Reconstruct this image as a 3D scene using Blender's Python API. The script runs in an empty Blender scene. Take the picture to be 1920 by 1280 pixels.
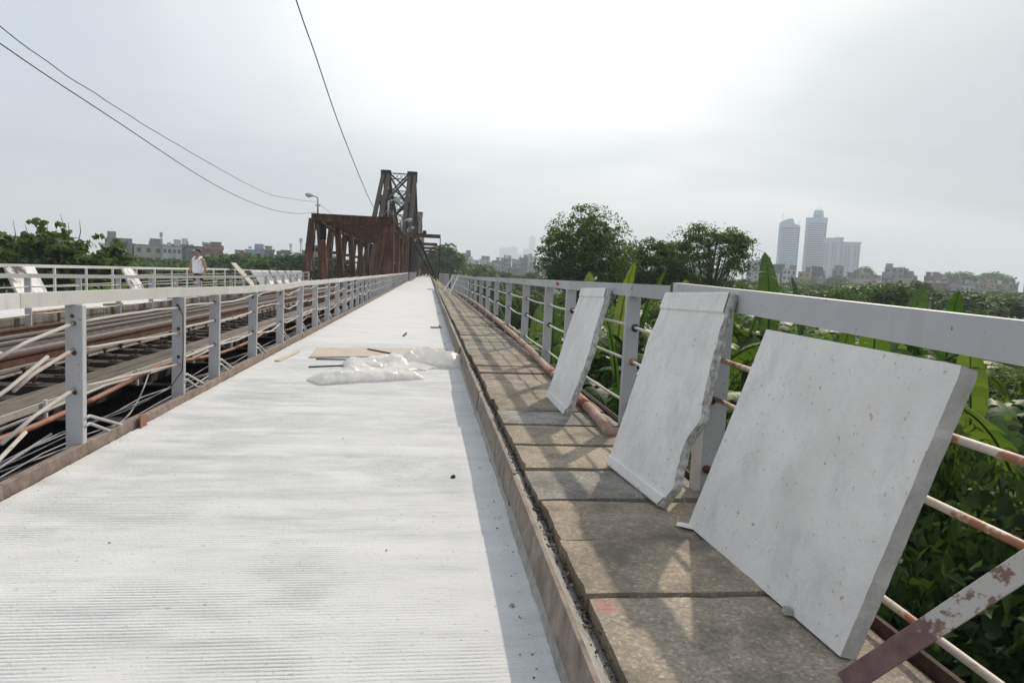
import bpy, bmesh, math, random
import numpy as np
from math import sin, cos, pi, radians, atan2, sqrt, hypot
from mathutils import Vector, Matrix, noise as mnoise

S = bpy.context.scene
C = S.collection
random.seed(7)

# ------------------------------------------------------------------ camera
def cam_basis(yaw, pitch, roll):
    F = Vector((sin(yaw)*cos(pitch), cos(yaw)*cos(pitch), -sin(pitch)))
    R = Vector((cos(yaw), -sin(yaw), 0)); U = R.cross(F)
    return F, R*cos(roll)+U*sin(roll), U*cos(roll)-R*sin(roll)
CAM_YAW, CAM_PITCH, CAM_ROLL = radians(7.217), radians(5.610), radians(2.6)
_F, _R, _U = cam_basis(CAM_YAW, CAM_PITCH, CAM_ROLL)
cd = bpy.data.cameras.new('camera'); cam = bpy.data.objects.new('camera', cd); C.objects.link(cam)
mw = Matrix.Identity(4)
for i in range(3):
    mw[i][0], mw[i][1], mw[i][2] = _R[i], _U[i], -_F[i]
mw[0][3], mw[1][3], mw[2][3] = 0, 0, 1.3
cam.matrix_world = mw
cd.sensor_width = 36; cd.lens = 24.0; cd.clip_start = 0.05; cd.clip_end = 30000
S.camera = cam

# ------------------------------------------------------------------ sky and sun
SUN_AZ, SUN_EL = radians(34), radians(38.5)
sunv = Vector((sin(SUN_AZ)*cos(SUN_EL), cos(SUN_AZ)*cos(SUN_EL), sin(SUN_EL)))
def node(t, typ, ins=None, **props):
    nd = t.nodes.new(typ)
    for k, v in props.items(): setattr(nd, k, v)
    for k, v in (ins or {}).items():
        s = nd.inputs[k]
        if isinstance(v, bpy.types.NodeSocket): t.links.new(v, s)
        else: s.default_value = v
    return nd
def mth(t, op, a, b=0.0, clamp=False):
    return node(t, 'ShaderNodeMath', {0: a, 1: b}, operation=op, use_clamp=clamp).outputs[0]
def nz(t, scale, detail=4.0, rough=0.6, vec=None, dist=0.0):
    ins = {'Scale': scale, 'Detail': detail, 'Roughness': rough, 'Distortion': dist}
    if vec is not None: ins['Vector'] = vec
    return node(t, 'ShaderNodeTexNoise', ins).outputs['Fac']
def c4(c):
    if isinstance(c, (int, float)): return (c, c, c, 1)
    return tuple(c)+(1,) if len(c) == 3 else tuple(c)
def ramp(t, fac, stops, mode='LINEAR'):
    nd = node(t, 'ShaderNodeValToRGB', {'Fac': fac}); cr = nd.color_ramp; cr.interpolation = mode
    while len(cr.elements) < len(stops): cr.elements.new(0.5)
    for e, (p, c) in zip(cr.elements, stops): e.position = p; e.color = c4(c)
    return nd.outputs['Color']
def mixc(t, fac, a, b, blend='MIX'):
    nd = node(t, 'ShaderNodeMix', data_type='RGBA', blend_type=blend)
    for i, v in ((0, fac), (6, a), (7, b)):
        if isinstance(v, bpy.types.NodeSocket): t.links.new(v, nd.inputs[i])
        else: nd.inputs[i].default_value = v if i == 0 else c4(v)
    return nd.outputs[2]
def vmap(t, vec, scale=(1, 1, 1), loc=(0, 0, 0)):
    return node(t, 'ShaderNodeMapping', {'Vector': vec, 'Scale': scale, 'Location': loc}).outputs[0]

W = bpy.data.worlds.new('World'); S.world = W; W.use_nodes = True
wt = W.node_tree; wt.nodes.clear()
sky = node(wt, 'ShaderNodeTexSky', sky_type='NISHITA', sun_disc=False, sun_elevation=SUN_EL, sun_rotation=SUN_AZ,
           air_density=1.5, dust_density=4.0, ozone_density=1.0)
bg_clear = node(wt, 'ShaderNodeBackground', {'Color': sky.outputs[0], 'Strength': 0.10})
gen = node(wt, 'ShaderNodeTexCoord').outputs['Generated']
sdot = mth(wt, 'MAXIMUM', node(wt, 'ShaderNodeVectorMath', {0: gen, 1: tuple(sunv)}, operation='DOT_PRODUCT').outputs['Value'], 0.0)
# the cloud is thinnest a little left of the sun
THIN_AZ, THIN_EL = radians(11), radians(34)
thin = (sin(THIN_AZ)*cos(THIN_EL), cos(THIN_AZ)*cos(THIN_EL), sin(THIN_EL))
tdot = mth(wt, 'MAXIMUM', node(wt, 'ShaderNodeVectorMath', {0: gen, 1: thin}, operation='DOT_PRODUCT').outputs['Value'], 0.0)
# an overcast layer lit from behind by the sun: brightest round the sun, grey away from it
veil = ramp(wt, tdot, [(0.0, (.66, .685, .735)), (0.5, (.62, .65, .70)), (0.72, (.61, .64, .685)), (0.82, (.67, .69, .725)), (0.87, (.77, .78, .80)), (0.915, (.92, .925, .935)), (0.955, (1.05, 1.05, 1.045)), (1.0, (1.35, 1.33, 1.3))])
sep = node(wt, 'ShaderNodeSeparateXYZ', {0: gen})
zz = mth(wt, 'ADD', mth(wt, 'MAXIMUM', sep.outputs[2], 0.0), 0.16)
pl = node(wt, 'ShaderNodeCombineXYZ', {0: mth(wt, 'DIVIDE', sep.outputs[0], zz), 1: mth(wt, 'DIVIDE', sep.outputs[1], zz), 2: 0.0}).outputs[0]
cl = nz(wt, 0.42, 4.0, 0.48, vmap(wt, pl, (1, 1, 1), (30.2, 9.9, 0)), 0.5)
cl2 = ramp(wt, cl, [(0.36, (.78, .82, .855)), (0.50, (.95, .96, .965)), (0.60, (1.03, 1.03, 1.03))])
veil = mixc(wt, 1.0, veil, cl2, 'MULTIPLY')
# two thicker banks of cloud low in the sky
def bank(v, az, el, r, dark):
    e = Vector((sin(radians(az))*cos(radians(el)), cos(radians(az))*cos(radians(el)), sin(radians(el))*2.4))
    q = node(wt, 'ShaderNodeVectorMath', {0: gen, 1: (1, 1, 2.4)}, operation='MULTIPLY').outputs[0]
    d = node(wt, 'ShaderNodeVectorMath', {0: q, 1: tuple(e)}, operation='DISTANCE').outputs['Value']
    d = mth(wt, 'ADD', d, mth(wt, 'MULTIPLY', mth(wt, 'SUBTRACT', cl, .5), 1.1))
    return mixc(wt, 1.0, v, ramp(wt, mth(wt, 'DIVIDE', d, r), [(0.25, dark), (0.62, tuple((x+1)/2 for x in dark)), (1.0, (1, 1, 1))], 'EASE'), 'MULTIPLY')
veil = bank(veil, 50, 16, .66, (.60, .66, .71))
veil = bank(veil, -36, 8, .60, (.84, .885, .925))
glow = mth(wt, 'POWER', sdot, 60.0)
veil = mixc(wt, 1.0, veil, mixc(wt, glow, (0, 0, 0), (.75, .73, .69)), 'ADD')
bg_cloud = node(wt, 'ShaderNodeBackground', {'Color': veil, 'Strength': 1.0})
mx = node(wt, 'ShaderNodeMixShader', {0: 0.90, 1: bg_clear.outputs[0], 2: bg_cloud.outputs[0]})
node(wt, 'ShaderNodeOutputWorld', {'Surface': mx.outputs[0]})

sl = bpy.data.lights.new('sun', 'SUN'); sl.energy = 2.8; sl.angle = radians(0.9); sl.color = (1.0, .88, .72)
so = bpy.data.objects.new('sun', sl); C.objects.link(so); so.location = sunv*300
so.rotation_euler = (-sunv).to_track_quat('-Z', 'Y').to_euler()

S.view_settings.view_transform = 'Standard'; S.view_settings.look = 'None'
S.view_settings.exposure = 0.40; S.view_settings.gamma = 1.0; S.view_settings.use_curve_mapping = False
S.render.engine = 'CYCLES'
S.cycles.use_denoising = True
S.cycles.max_bounces = 6; S.cycles.diffuse_bounces = 4; S.cycles.glossy_bounces = 2; S.cycles.transmission_bounces = 3
S.cycles.volume_bounces = 1; S.cycles.caustics_reflective = False; S.cycles.caustics_refractive = False
S.cycles.sample_clamp_indirect = 4.0

# ------------------------------------------------------------------ materials
MATS = {}
def newmat(name):
    m = bpy.data.materials.new(name); m.use_nodes = True; t = m.node_tree; t.nodes.clear(); MATS[name] = m
    return m, t
def wpos(t): return node(t, 'ShaderNodeNewGeometry').outputs['Position']
def orand(t): return node(t, 'ShaderNodeObjectInfo').outputs['Random']
def finish(t, col, rough=0.7, bump=None, bdist=0.01, bstr=0.6, metal=0.0, spec=0.35):
    ins = {'Base Color': col if isinstance(col, bpy.types.NodeSocket) else c4(col), 'Roughness': rough, 'Metallic': metal, 'Specular IOR Level': spec}
    if bump is not None:
        ins['Normal'] = node(t, 'ShaderNodeBump', {'Height': bump, 'Distance': bdist, 'Strength': bstr}).outputs[0]
    p = node(t, 'ShaderNodeBsdfPrincipled', ins)
    node(t, 'ShaderNodeOutputMaterial', {'Surface': p.outputs[0]})
    return p
def simple(name, a, b, scale=3.0, rough=0.75, bump=0.004, bs=40.0, rnd=0.0, stretch=(1, 1, 1), spec=0.3, metal=0.0):
    m, t = newmat(name); p = vmap(t, wpos(t), stretch)
    f = nz(t, scale, 6, 0.65, p)
    col = ramp(t, f, [(0.32, a), (0.68, b)])
    if rnd: col = mixc(t, 1.0, col, ramp(t, orand(t), [(0, 1-rnd), (1, 1+rnd*0.4)]), 'MULTIPLY')
    finish(t, col, rough, nz(t, bs, 3, 0.6, p), bump, 0.5, metal, spec)
    return m

# white ribbed deck
m, t = newmat('deck_concrete'); p = wpos(t)
streak = nz(t, 1.0, 6, 0.62, vmap(t, p, (0.9, 5.0, 1)))
blot = nz(t, 0.8, 5, 0.6, p)
col = ramp(t, streak, [(0.28, (.42, .435, .445)), (0.45, (.55, .56, .565)), (0.7, (.62, .628, .63))])
col = mixc(t, ramp(t, blot, [(0.34, .32), (0.52, 0.0)]), col, (.56, .565, .565))
spk = nz(t, 34.0, 2, 0.5, p)
col = mixc(t, ramp(t, spk, [(0.285, .55), (0.315, 0.0)]), col, (.28, .27, .25))
fine = nz(t, 9.0, 4, 0.6, vmap(t, p, (1.2, 14.0, 1)))
col = mixc(t, ramp(t, fine, [(0.30, .5), (0.44, 0.0)]), col, (.46, .465, .465))
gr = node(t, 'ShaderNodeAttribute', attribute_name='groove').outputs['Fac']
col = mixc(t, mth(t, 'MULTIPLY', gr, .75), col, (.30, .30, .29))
pit = nz(t, 60, 4, .6, p)
finish(t, col, 0.85, mth(t, 'ADD', pit, mth(t, 'MULTIPLY', fine, 0.8)), 0.006, 0.6, 0, .2)

def painted(name, base, rust_amt=0.62, rust=(.16, .065, .03), dirt=(.33, .31, .28), sc=7.0):
    m, t = newmat(name); p = wpos(t)
    f = nz(t, 2.2, 5, 0.6, p); g = nz(t, sc, 6, 0.7, p, 0.3); h = nz(t, 26, 3, .6, p)
    col = ramp(t, f, [(0.3, tuple(x*0.86 for x in base)), (0.7, base)])
    col = mixc(t, 1.0, col, ramp(t, orand(t), [(0, .86), (1, 1.08)]), 'MULTIPLY')
    col = mixc(t, ramp(t, nz(t, 5.0, 6, .7, vmap(t, p, (1, 1, .25))), [(.56, 0.0), (.72, .55)]), col, dirt)
    col = mixc(t, ramp(t, g, [(rust_amt, 0.0), (rust_amt+.05, 1.0)]), col, mixc(t, h, rust, tuple(x*1.9 for x in rust)))
    col = mixc(t, ramp(t, nz(t, 42, 2, .5, vmap(t, p, (1, 1, 1), (5, 1, 3))), [(.70, 0.0), (.745, .8)]), col, (.17, .075, .05))
    finish(t, col, 0.5, mth(t, 'ADD', g, mth(t, 'MULTIPLY', h, .3)), 0.003, .5, 0, .35)
    return m
painted('grey_paint', (.43, .432, .445), .685)
painted('pale_paint', (.58, .57, .545), .665, (.30, .17, .10))
painted('rod_paint', (.42, .40, .37), .60, (.26, .15, .09))
painted('rusty_paint', (.50, .44, .38), .50, (.20, .09, .045))
painted('brace_paint', (.55, .54, .51), .56, (.17, .07, .05))
m, t = newmat('brace_mix'); p = wpos(t)
hgt = mth(t, 'ADD', node(t, 'ShaderNodeSeparateXYZ', {0: p}).outputs[2], mth(t, 'MULTIPLY', mth(t, 'SUBTRACT', nz(t, 28, 5, .7, p), .5), .16))
up_ = mixc(t, ramp(t, nz(t, 24, 5, .7, p), [(.50, 0.0), (.58, .9)]), (.47, .45, .42), (.16, .08, .055))
lo_ = ramp(t, nz(t, 16, 5, .65, p), [(.3, (.12, .068, .066)), (.7, (.21, .13, .125))])
finish(t, mixc(t, ramp(t, hgt, [(.405, 0.0), (.425, 1.0)]), lo_, up_), .6, nz(t, 60, 4, .6, p), .003, .5)
simple('rust_dark', (.030, .019, .015), (.085, .052, .038), 8, .85, .006, 60)
simple('rust_brown', (.055, .027, .018), (.130, .064, .042), 6, .8, .006, 60)
m, t = newmat('rust_truss'); p = wpos(t)
st = nz(t, 2.6, 6, .7, vmap(t, p, (1.6, 1.6, .22)))
bl = nz(t, .35, 3, .6, p)
col = ramp(t, st, [(.30, (.028, .016, .012)), (.45, (.075, .039, .027)), (.57, (.15, .074, .046)), (.67, (.25, .135, .085)), (.78, (.36, .27, .21))])
col = mixc(t, ramp(t, bl, [(.40, .6), (.62, 0.0)]), col, (.085, .055, .045))
finish(t, col, .85, nz(t, 20, 4, .6, p), .02, .5, 0, .15)
m, t = newmat('dark_truss'); p = wpos(t)
st = nz(t, 1.4, 6, .7, vmap(t, p, (1, 1, .25)))
col = ramp(t, st, [(.32, (.008, .006, .0055)), (.58, (.022, .015, .013)), (.80, (.060, .036, .027))])
finish(t, col, .85, st, .02, .4, 0, .15)
simple('cream_paint_peel', (.22, .12, .07), (.60, .47, .33), 3.5, .8, .01, 30)
# walkway slabs
m, t = newmat('slab_concrete'); p = wpos(t)
r = orand(t)
base = ramp(t, r, [(0.0, (.245, .212, .168)), (0.45, (.29, .243, .182)), (0.72, (.315, .265, .20)), (0.84, (.25, .245, .228)), (1.0, (.285, .275, .25))])
agg = node(t, 'ShaderNodeTexVoronoi', {'Vector': p, 'Scale': 95.0}).outputs['Color']
agv = mth(t, 'MULTIPLY', node(t, 'ShaderNodeSeparateColor', {0: agg}).outputs[0], 1.0)
col = mixc(t, 1.0, base, ramp(t, agv, [(0.0, .74), (.6, .98), (.9, 1.12), (1.0, 1.5)]), 'MULTIPLY')
st = nz(t, 3.2, 6, .68, p)
col = mixc(t, ramp(t, st, [(.36, .75), (.53, 0.0)]), col, (.10, .09, .078))
col = mixc(t, ramp(t, nz(t, 11, 4, .6, p), [(.30, .55), (.42, 0.0)]), col, (.15, .14, .12))
spx = node(t, 'ShaderNodeVectorMath', {0: p, 1: (.645, 2.165, .2)}, operation='DISTANCE').outputs['Value']
red = mth(t, 'MULTIPLY', ramp(t, spx, [(.01, .9), (.075, 0.0)]), ramp(t, nz(t, 30, 3, .6, p), [(.4, 0.05), (.65, .6)]))
col = mixc(t, red, col, (.50, .07, .10))
sy = node(t, 'ShaderNodeSeparateXYZ', {0: p})
finish(t, col, .85, mth(t, 'ADD', agv, mth(t, 'MULTIPLY', st, 2.0)), .004, .6, 0, .25)
simple('kerb_steel', (.115, .088, .07), (.265, .218, .182), 9, .75, .006, 55)
simple('kerb_mortar', (.22, .21, .19), (.40, .39, .365), 7, .9, .02, 35)
simple('crevice_dirt', (.030, .026, .020), (.10, .088, .07), 14, .95, .02, 50)
simple('pebble', (.20, .19, .17), (.42, .40, .37), 20, .9, .01, 60, .35)
m, t = newmat('stained_wall'); p = wpos(t)
st = nz(t, 2.4, 6, .7, vmap(t, p, (1, 1, .35)))
col = ramp(t, st, [(.33, (.045, .042, .036)), (.5, (.17, .155, .13)), (.68, (.31, .285, .24))])
finish(t, col, .9, nz(t, 25, 4, .6, p), .012, .5, 0, .2)
# white panels
m, t = newmat('panel_white'); p = wpos(t)
f = nz(t, 3, 5, .6, p)
col = ramp(t, f, [(.3, (.64, .625, .60)), (.65, (.755, .74, .715))])
col = mixc(t, ramp(t, nz(t, 34, 2, .5, vmap(t, p, (1, 1, 1), (3.3, 1.7, .4))), [(.69, 0.0), (.735, .85)]), col, (.50, .30, .14))
col = mixc(t, ramp(t, nz(t, 46, 3, .6, vmap(t, p, (1, 1, 1), (7, 3, 1))), [(.275, .8), (.325, 0.0)]), col, (.17, .16, .15))
col = mixc(t, ramp(t, nz(t, 5, 6, .7, vmap(t, p, (1, 1, .6), (2, 9, 4))), [(.50, 0.0), (.72, .6)]), col, (.47, .465, .46))
col = mixc(t, ramp(t, nz(t, 1.7, 5, .65, vmap(t, p, (1, 1, 1), (4, 2, 8))), [(.48, 0.0), (.7, .35)]), col, (.55, .56, .53))
finish(t, col, .7, mth(t, 'ADD', nz(t, 40, 4, .6, p), mth(t, 'MULTIPLY', nz(t, 7, 5, .65, vmap(t, p, (1, 1, .3))), 1.5)), .005, .6, 0, .3)
m, t = newmat('panel_stained'); p = wpos(t)
f = nz(t, 2.2, 6, .7, vmap(t, p, (1, 1, .6)))
col = ramp(t, f, [(.40, (.06, .055, .05)), (.47, (.45, .43, .40)), (.55, (.66, .65, .63))])
finish(t, col, .8, f, .01, .5)
simple('panel_side', (.38, .375, .36), (.56, .55, .535), 9, .85, .01, 40)
simple('broken_concrete', (.24, .235, .22), (.60, .59, .57), 34, .95, .02, 45)
# plastic sheet
m, t = newmat('plastic_sheet'); p = wpos(t)
pr = node(t, 'ShaderNodeBsdfPrincipled', {'Base Color': (.90, .875, .845, 1), 'Roughness': .26, 'Specular IOR Level': .6,
     'Normal': node(t, 'ShaderNodeBump', {'Height': nz(t, 14, 3, .5, p, .8), 'Distance': .02, 'Strength': .3}).outputs[0]})
tr = node(t, 'ShaderNodeBsdfTranslucent', {'Color': (.88, .87, .85, 1)})
tp = node(t, 'ShaderNodeBsdfTransparent', {'Color': (.95, .95, .94, 1)})
a = node(t, 'ShaderNodeMixShader', {0: .5, 1: pr.outputs[0], 2: tr.outputs[0]})
b = node(t, 'ShaderNodeMixShader', {0: .1, 1: a.outputs[0], 2: tp.outputs[0]})
node(t, 'ShaderNodeOutputMaterial', {'Surface': b.outputs[0]})
m, t = newmat('plywood'); p = wpos(t)
col = ramp(t, nz(t, 4, 6, .65, vmap(t, p, (1, 6, 1))), [(.32, (.36, .31, .26)), (.68, (.52, .465, .40))])
col = mixc(t, ramp(t, nz(t, 2.2, 6, .7, vmap(t, p, (1, 2.5, 1))), [(.52, 0.0), (.66, .75)]), col, (.30, .28, .26))
finish(t, col, .85, nz(t, 30, 4, .6, p), .003, .5)
simple('timber_grey', (.085, .072, .058), (.20, .17, .138), 3, .9, .01, 30, .35, (6, .7, 1))
simple('sleeper_wood', (.022, .018, .014), (.065, .052, .042), 4, .9, .01, 30, .3, (.7, 6, 1))
simple('dark_steel', (.02, .019, .019), (.055, .05, .047), 5, .8, .006, 30)
simple('rail_steel', (.10, .088, .08), (.24, .21, .19), 12, .55, .003, 40, 0, (4, .5, 4), .5)
simple('cable_grey', (.20, .20, .205), (.36, .36, .36), 8, .6, .0, 30)
simple('cable_black', (.012, .012, .013), (.025, .025, .026), 8, .6, .0, 30)
simple('pipe_copper', (.20, .085, .05), (.31, .15, .095), 10, .6, .003, 40)
simple('pipe_brown', (.22, .12, .085), (.40, .31, .25), 5, .7, .005, 40, 0, (3, 1, 3))
simple('band_dark', (.03, .028, .026), (.07, .06, .055), 10, .7, .003, 40)
simple('bamboo', (.42, .35, .25), (.60, .53, .42), 10, .7, .002, 40)
simple('galvanised', (.30, .31, .32), (.46, .47, .48), 8, .5, .002, 40, spec=.5)
simple('lamp_glass', (.52, .54, .48), (.66, .68, .60), 8, .25, .0, 40, spec=.6)
simple('tarmac', (.05, .05, .05), (.09, .09, .088), 4, .9, .005, 40)
simple('soil', (.022, .034, .014), (.050, .062, .026), .5, .95, .05, 4)
def foliage(name, cols, trans=.42, rough=.6, spec=.12, objvar=.25):
    m, t = newmat(name)
    isl = node(t, 'ShaderNodeNewGeometry').outputs['Random Per Island']
    col = ramp(t, isl, [(i/(len(cols)-1), tuple(x*1.0 for x in c)) for i, c in enumerate(cols)])
    col = mixc(t, 1.0, col, ramp(t, orand(t), [(0, 1-objvar), (1, 1+objvar)]), 'MULTIPLY')
    pr = node(t, 'ShaderNodeBsdfPrincipled', {'Base Color': col, 'Roughness': rough, 'Specular IOR Level': spec})
    tr = node(t, 'ShaderNodeBsdfTranslucent', {'Color': mixc(t, 1.0, col, (1.5, 1.6, .75), 'MULTIPLY')})
    a = node(t, 'ShaderNodeMixShader', {0: trans, 1: pr.outputs[0], 2: tr.outputs[0]})
    node(t, 'ShaderNodeOutputMaterial', {'Surface': a.outputs[0]})
    return m
foliage('leaf_dark', [(.018, .038, .012), (.034, .064, .019), (.056, .090, .026)], .3)  # colour lowered to stand in for shade on the low plants by the railing
foliage('leaf_mid', [(.036, .070, .018), (.064, .112, .030), (.100, .155, .044)])
foliage('leaf_light', [(.055, .10, .022), (.095, .155, .038), (.14, .20, .052)])
foliage('leaf_broad', [(.05, .088, .028), (.088, .138, .044), (.14, .19, .066)], .34, .5, .15)
foliage('leaf_far', [(.042, .078, .024), (.068, .115, .036), (.10, .15, .05)], .3)
m, t = newmat('banana_leaf'); p = wpos(t)
isl = node(t, 'ShaderNodeNewGeometry').outputs['Random Per Island']
col = ramp(t, orand(t), [(0, (.035, .082, .015)), (.5, (.070, .130, .026)), (.85, (.115, .18, .036)), (1, (.19, .23, .05))])
col = mixc(t, 1.0, col, ramp(t, isl, [(0, .82), (1, 1.12)]), 'MULTIPLY')
col = mixc(t, ramp(t, nz(t, 3, 4, .6, p), [(.62, 0.0), (.74, .7)]), col, (.19, .16, .05))
pr = node(t, 'ShaderNodeBsdfPrincipled', {'Base Color': col, 'Roughness': .5, 'Specular IOR Level': .25})
tr = node(t, 'ShaderNodeBsdfTranslucent', {'Color': mixc(t, 1.0, col, (1.55, 1.6, .75), 'MULTIPLY')})
a = node(t, 'ShaderNodeMixShader', {0: .36, 1: pr.outputs[0], 2: tr.outputs[0]})
node(t, 'ShaderNodeOutputMaterial', {'Surface': a.outputs[0]})
simple('banana_stem', (.09, .10, .035), (.20, .19, .08), 4, .7, .01, 20, .2, (3, 3, .5))
simple('bark', (.060, .050, .040), (.15, .13, .105), 4, .9, .02, 14, .2, (2, 2, .6))
simple('twig_grey', (.16, .145, .125), (.28, .26, .23), 4, .9, .01, 14)
for nm, a, b in [('white', (.55, .56, .57), (.70, .70, .69)), ('cream', (.42, .39, .31), (.58, .54, .44)), ('grey', (.24, .245, .25), (.38, .38, .375)),
                 ('brick', (.20, .085, .06), (.32, .16, .115)), ('pink', (.40, .30, .26), (.52, .41, .36)), ('blue', (.28, .35, .42), (.42, .49, .55)),
                 ('ochre', (.42, .33, .18), (.55, .45, .27)), ('dim', (.16, .165, .17), (.27, .27, .265))]:
    simple('wall_'+nm, tuple(x*.8 for x in a), tuple(x*.8 for x in b), .45, .9, .0, 3, .18, (1, 1, .4))
simple('tin_red', (.22, .07, .05), (.34, .14, .10), 1, .6, .0, 6, .2)
simple('tin_grey', (.22, .23, .24), (.42, .43, .44), 1, .5, .0, 6, .25)
simple('tin_green', (.05, .14, .12), (.12, .22, .19), 1, .6, .0, 6, .2)
simple('glass_dark', (.02, .025, .03), (.055, .065, .075), .8, .2, .0, 3, .3, spec=.6)
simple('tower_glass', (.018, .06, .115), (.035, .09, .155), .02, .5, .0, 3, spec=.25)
simple('tower_white_hazed', (.24, .35, .45), (.31, .43, .53), .03, .7, .0, 3)  # white paint with the blue of distance haze put into its colour
simple('skin', (.34, .185, .125), (.42, .245, .17), 8, .55, .0, 30)
simple('cloth_white', (.74, .74, .77), (.82, .82, .84), 12, .9, .004, 40)
simple('cloth_navy', (.010, .012, .022), (.02, .022, .036), 12, .9, .004, 40)
simple('cloth_red', (.26, .10, .08), (.36, .15, .12), 12, .9, .0, 40)
simple('hair_black', (.010, .009, .008), (.022, .019, .017), 40, .6, .004, 80)
simple('rubber', (.012, .012, .012), (.03, .03, .03), 10, .8, .0, 40)
simple('truck_blue', (.12, .17, .24), (.17, .23, .31), 2, .4, .0, 20)
simple('red_mark', (.35, .03, .03), (.50, .06, .06), 20, .7, .0, 20)

# ------------------------------------------------------------------ mesh helpers
class MB:
    def __init__(s): s.v, s.f = [], []
    def add(s, vs, fs):
        o = len(s.v); s.v += [tuple(x) for x in vs]; s.f += [tuple(i+o for i in q) for q in fs]; return s
    def hexa(s, p):   # 8 corner points: bottom 0-3, top 4-7
        return s.add(p, [(3, 2, 1, 0), (4, 5, 6, 7), (0, 1, 5, 4), (1, 2, 6, 5), (2, 3, 7, 6), (3, 0, 4, 7)])
    def box(s, x0, x1, y0, y1, z0, z1):
        return s.hexa([(x0, y0, z0), (x1, y0, z0), (x1, y1, z0), (x0, y1, z0), (x0, y0, z1), (x1, y0, z1), (x1, y1, z1), (x0, y1, z1)])
    def bar(s, a, b, w, h, up=(0, 0, 1), w2=None, h2=None):   # rectangular bar from a to b
        a, b = Vector(a), Vector(b); d = (b-a).normalized(); up = Vector(up)
        if abs(d.dot(up)) > .98: up = Vector((0, 1, 0))
        r = d.cross(up).normalized(); u = r.cross(d)
        w2 = w if w2 is None else w2; h2 = h if h2 is None else h2
        q = []
        for c, ww, hh in ((a, w, h), (b, w2, h2)):
            q += [c-r*ww/2-u*hh/2, c+r*ww/2-u*hh/2, c+r*ww/2+u*hh/2, c-r*ww/2+u*hh/2]
        return s.hexa(q)
    def tube(s, pts, r, n=8, cap=True):
        pts = [Vector(q) for q in pts]; rs = r if isinstance(r, (list, tuple)) else [r]*len(pts)
        ring = []; vs = []; ref = None
        for i, q in enumerate(pts):
            d = (pts[min(i+1, len(pts)-1)]-pts[max(i-1, 0)]).normalized()
            if ref is None:
                ref = Vector((0, 0, 1)) if abs(d.z) < .9 else Vector((1, 0, 0))
            rr = d.cross(ref).normalized(); uu = rr.cross(d).normalized(); ref = uu
            for k in range(n):
                a = 2*pi*k/n; vs.append(q+rr*cos(a)*rs[i]+uu*sin(a)*rs[i])
        fs = []
        for i in range(len(pts)-1):
            for k in range(n):
                fs.append((i*n+k, i*n+(k+1) % n, (i+1)*n+(k+1) % n, (i+1)*n+k))
        if cap: fs += [tuple(reversed(range(n))), tuple(range((len(pts)-1)*n, len(pts)*n))]
        return s.add(vs, fs)
    def mesh(s, name, mat, smooth=False, off=(0, 0, 0)):
        me = bpy.data.meshes.new(name)
        me.from_pydata([(x-off[0], y-off[1], z-off[2]) for x, y, z in s.v], [], s.f)
        if mat: me.materials.append(MATS[mat])
        if smooth: me.polygons.foreach_set('use_smooth', [True]*len(me.polygons))
        me.update(); return me
    def build(s, name, mat, parent=None, smooth=False, bevel=0.0, loc=None):
        off = wloc(parent) if parent is not None and loc is None else (0, 0, 0)
        if parent is None and loc is None and s.v:
            a = np.array(s.v); loc = (float((a[:, 0].min()+a[:, 0].max())/2), float((a[:, 1].min()+a[:, 1].max())/2), float(a[:, 2].min())); off = loc
        elif loc is not None: off = loc if parent is None else (0, 0, 0)
        me = s.mesh(name, mat, smooth, off)
        if bevel:
            bm = bmesh.new(); bm.from_mesh(me)
            bmesh.ops.bevel(bm, geom=list(bm.edges), offset=bevel, segments=1, affect='EDGES'); bm.to_mesh(me); bm.free()
        return link(name, me, parent, loc if parent is None else None)
def wloc(o):
    v = Vector((0, 0, 0))
    while o is not None: v = v+o.location; o = o.parent
    return v
def link(name, me, parent=None, loc=None):
    o = bpy.data.objects.new(name, me); C.objects.link(o)
    if parent is not None: o.parent = parent
    if loc is not None: o.location = loc
    return o
def tag(o, label, cat=None, group=None, kind=None):
    o['label'] = label
    if cat: o['category'] = cat
    if group: o['group'] = group
    if kind: o['kind'] = kind
    return o
def thing(name, loc, label, cat, group=None, rz=0.0):
    o = bpy.data.objects.new(name, None); C.objects.link(o); o.location = loc; o.rotation_euler[2] = rz
    o.empty_display_size = .2
    return tag(o, label, cat, group)
def copy_tree(o, loc=None, rz=None, sc=None, label=None, group=None):
    c = o.copy(); C.objects.link(c)
    if loc is not None: c.location = loc
    if rz is not None: c.rotation_euler[2] = rz
    if sc is not None: c.scale = (sc, sc, sc) if isinstance(sc, (int, float)) else sc
    if label: c['label'] = label
    if group: c['group'] = group
    for ch in o.children:
        d = ch.copy(); C.objects.link(d); d.parent = c
        for g in ch.children:
            e = g.copy(); C.objects.link(e); e.parent = d
    return c
def np_mesh(name, V, Fq, mat, smooth=False):
    V = np.asarray(V, np.float32); Fq = np.asarray(Fq, np.int32); k = Fq.shape[1]
    me = bpy.data.meshes.new(name)
    me.vertices.add(len(V)); me.vertices.foreach_set('co', V.ravel())
    me.loops.add(Fq.size); me.loops.foreach_set('vertex_index', Fq.ravel())
    me.polygons.add(len(Fq)); me.polygons.foreach_set('loop_start', np.arange(0, Fq.size, k, dtype=np.int32))
    me.polygons.foreach_set('loop_total', np.full(len(Fq), k, np.int32))
    if smooth: me.polygons.foreach_set('use_smooth', np.ones(len(Fq), bool))
    me.materials.append(MATS[mat]); me.update(calc_edges=True); me.validate(); return me
_rg = np.random.default_rng(3)
_lat = _rg.random((64, 64))
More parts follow.
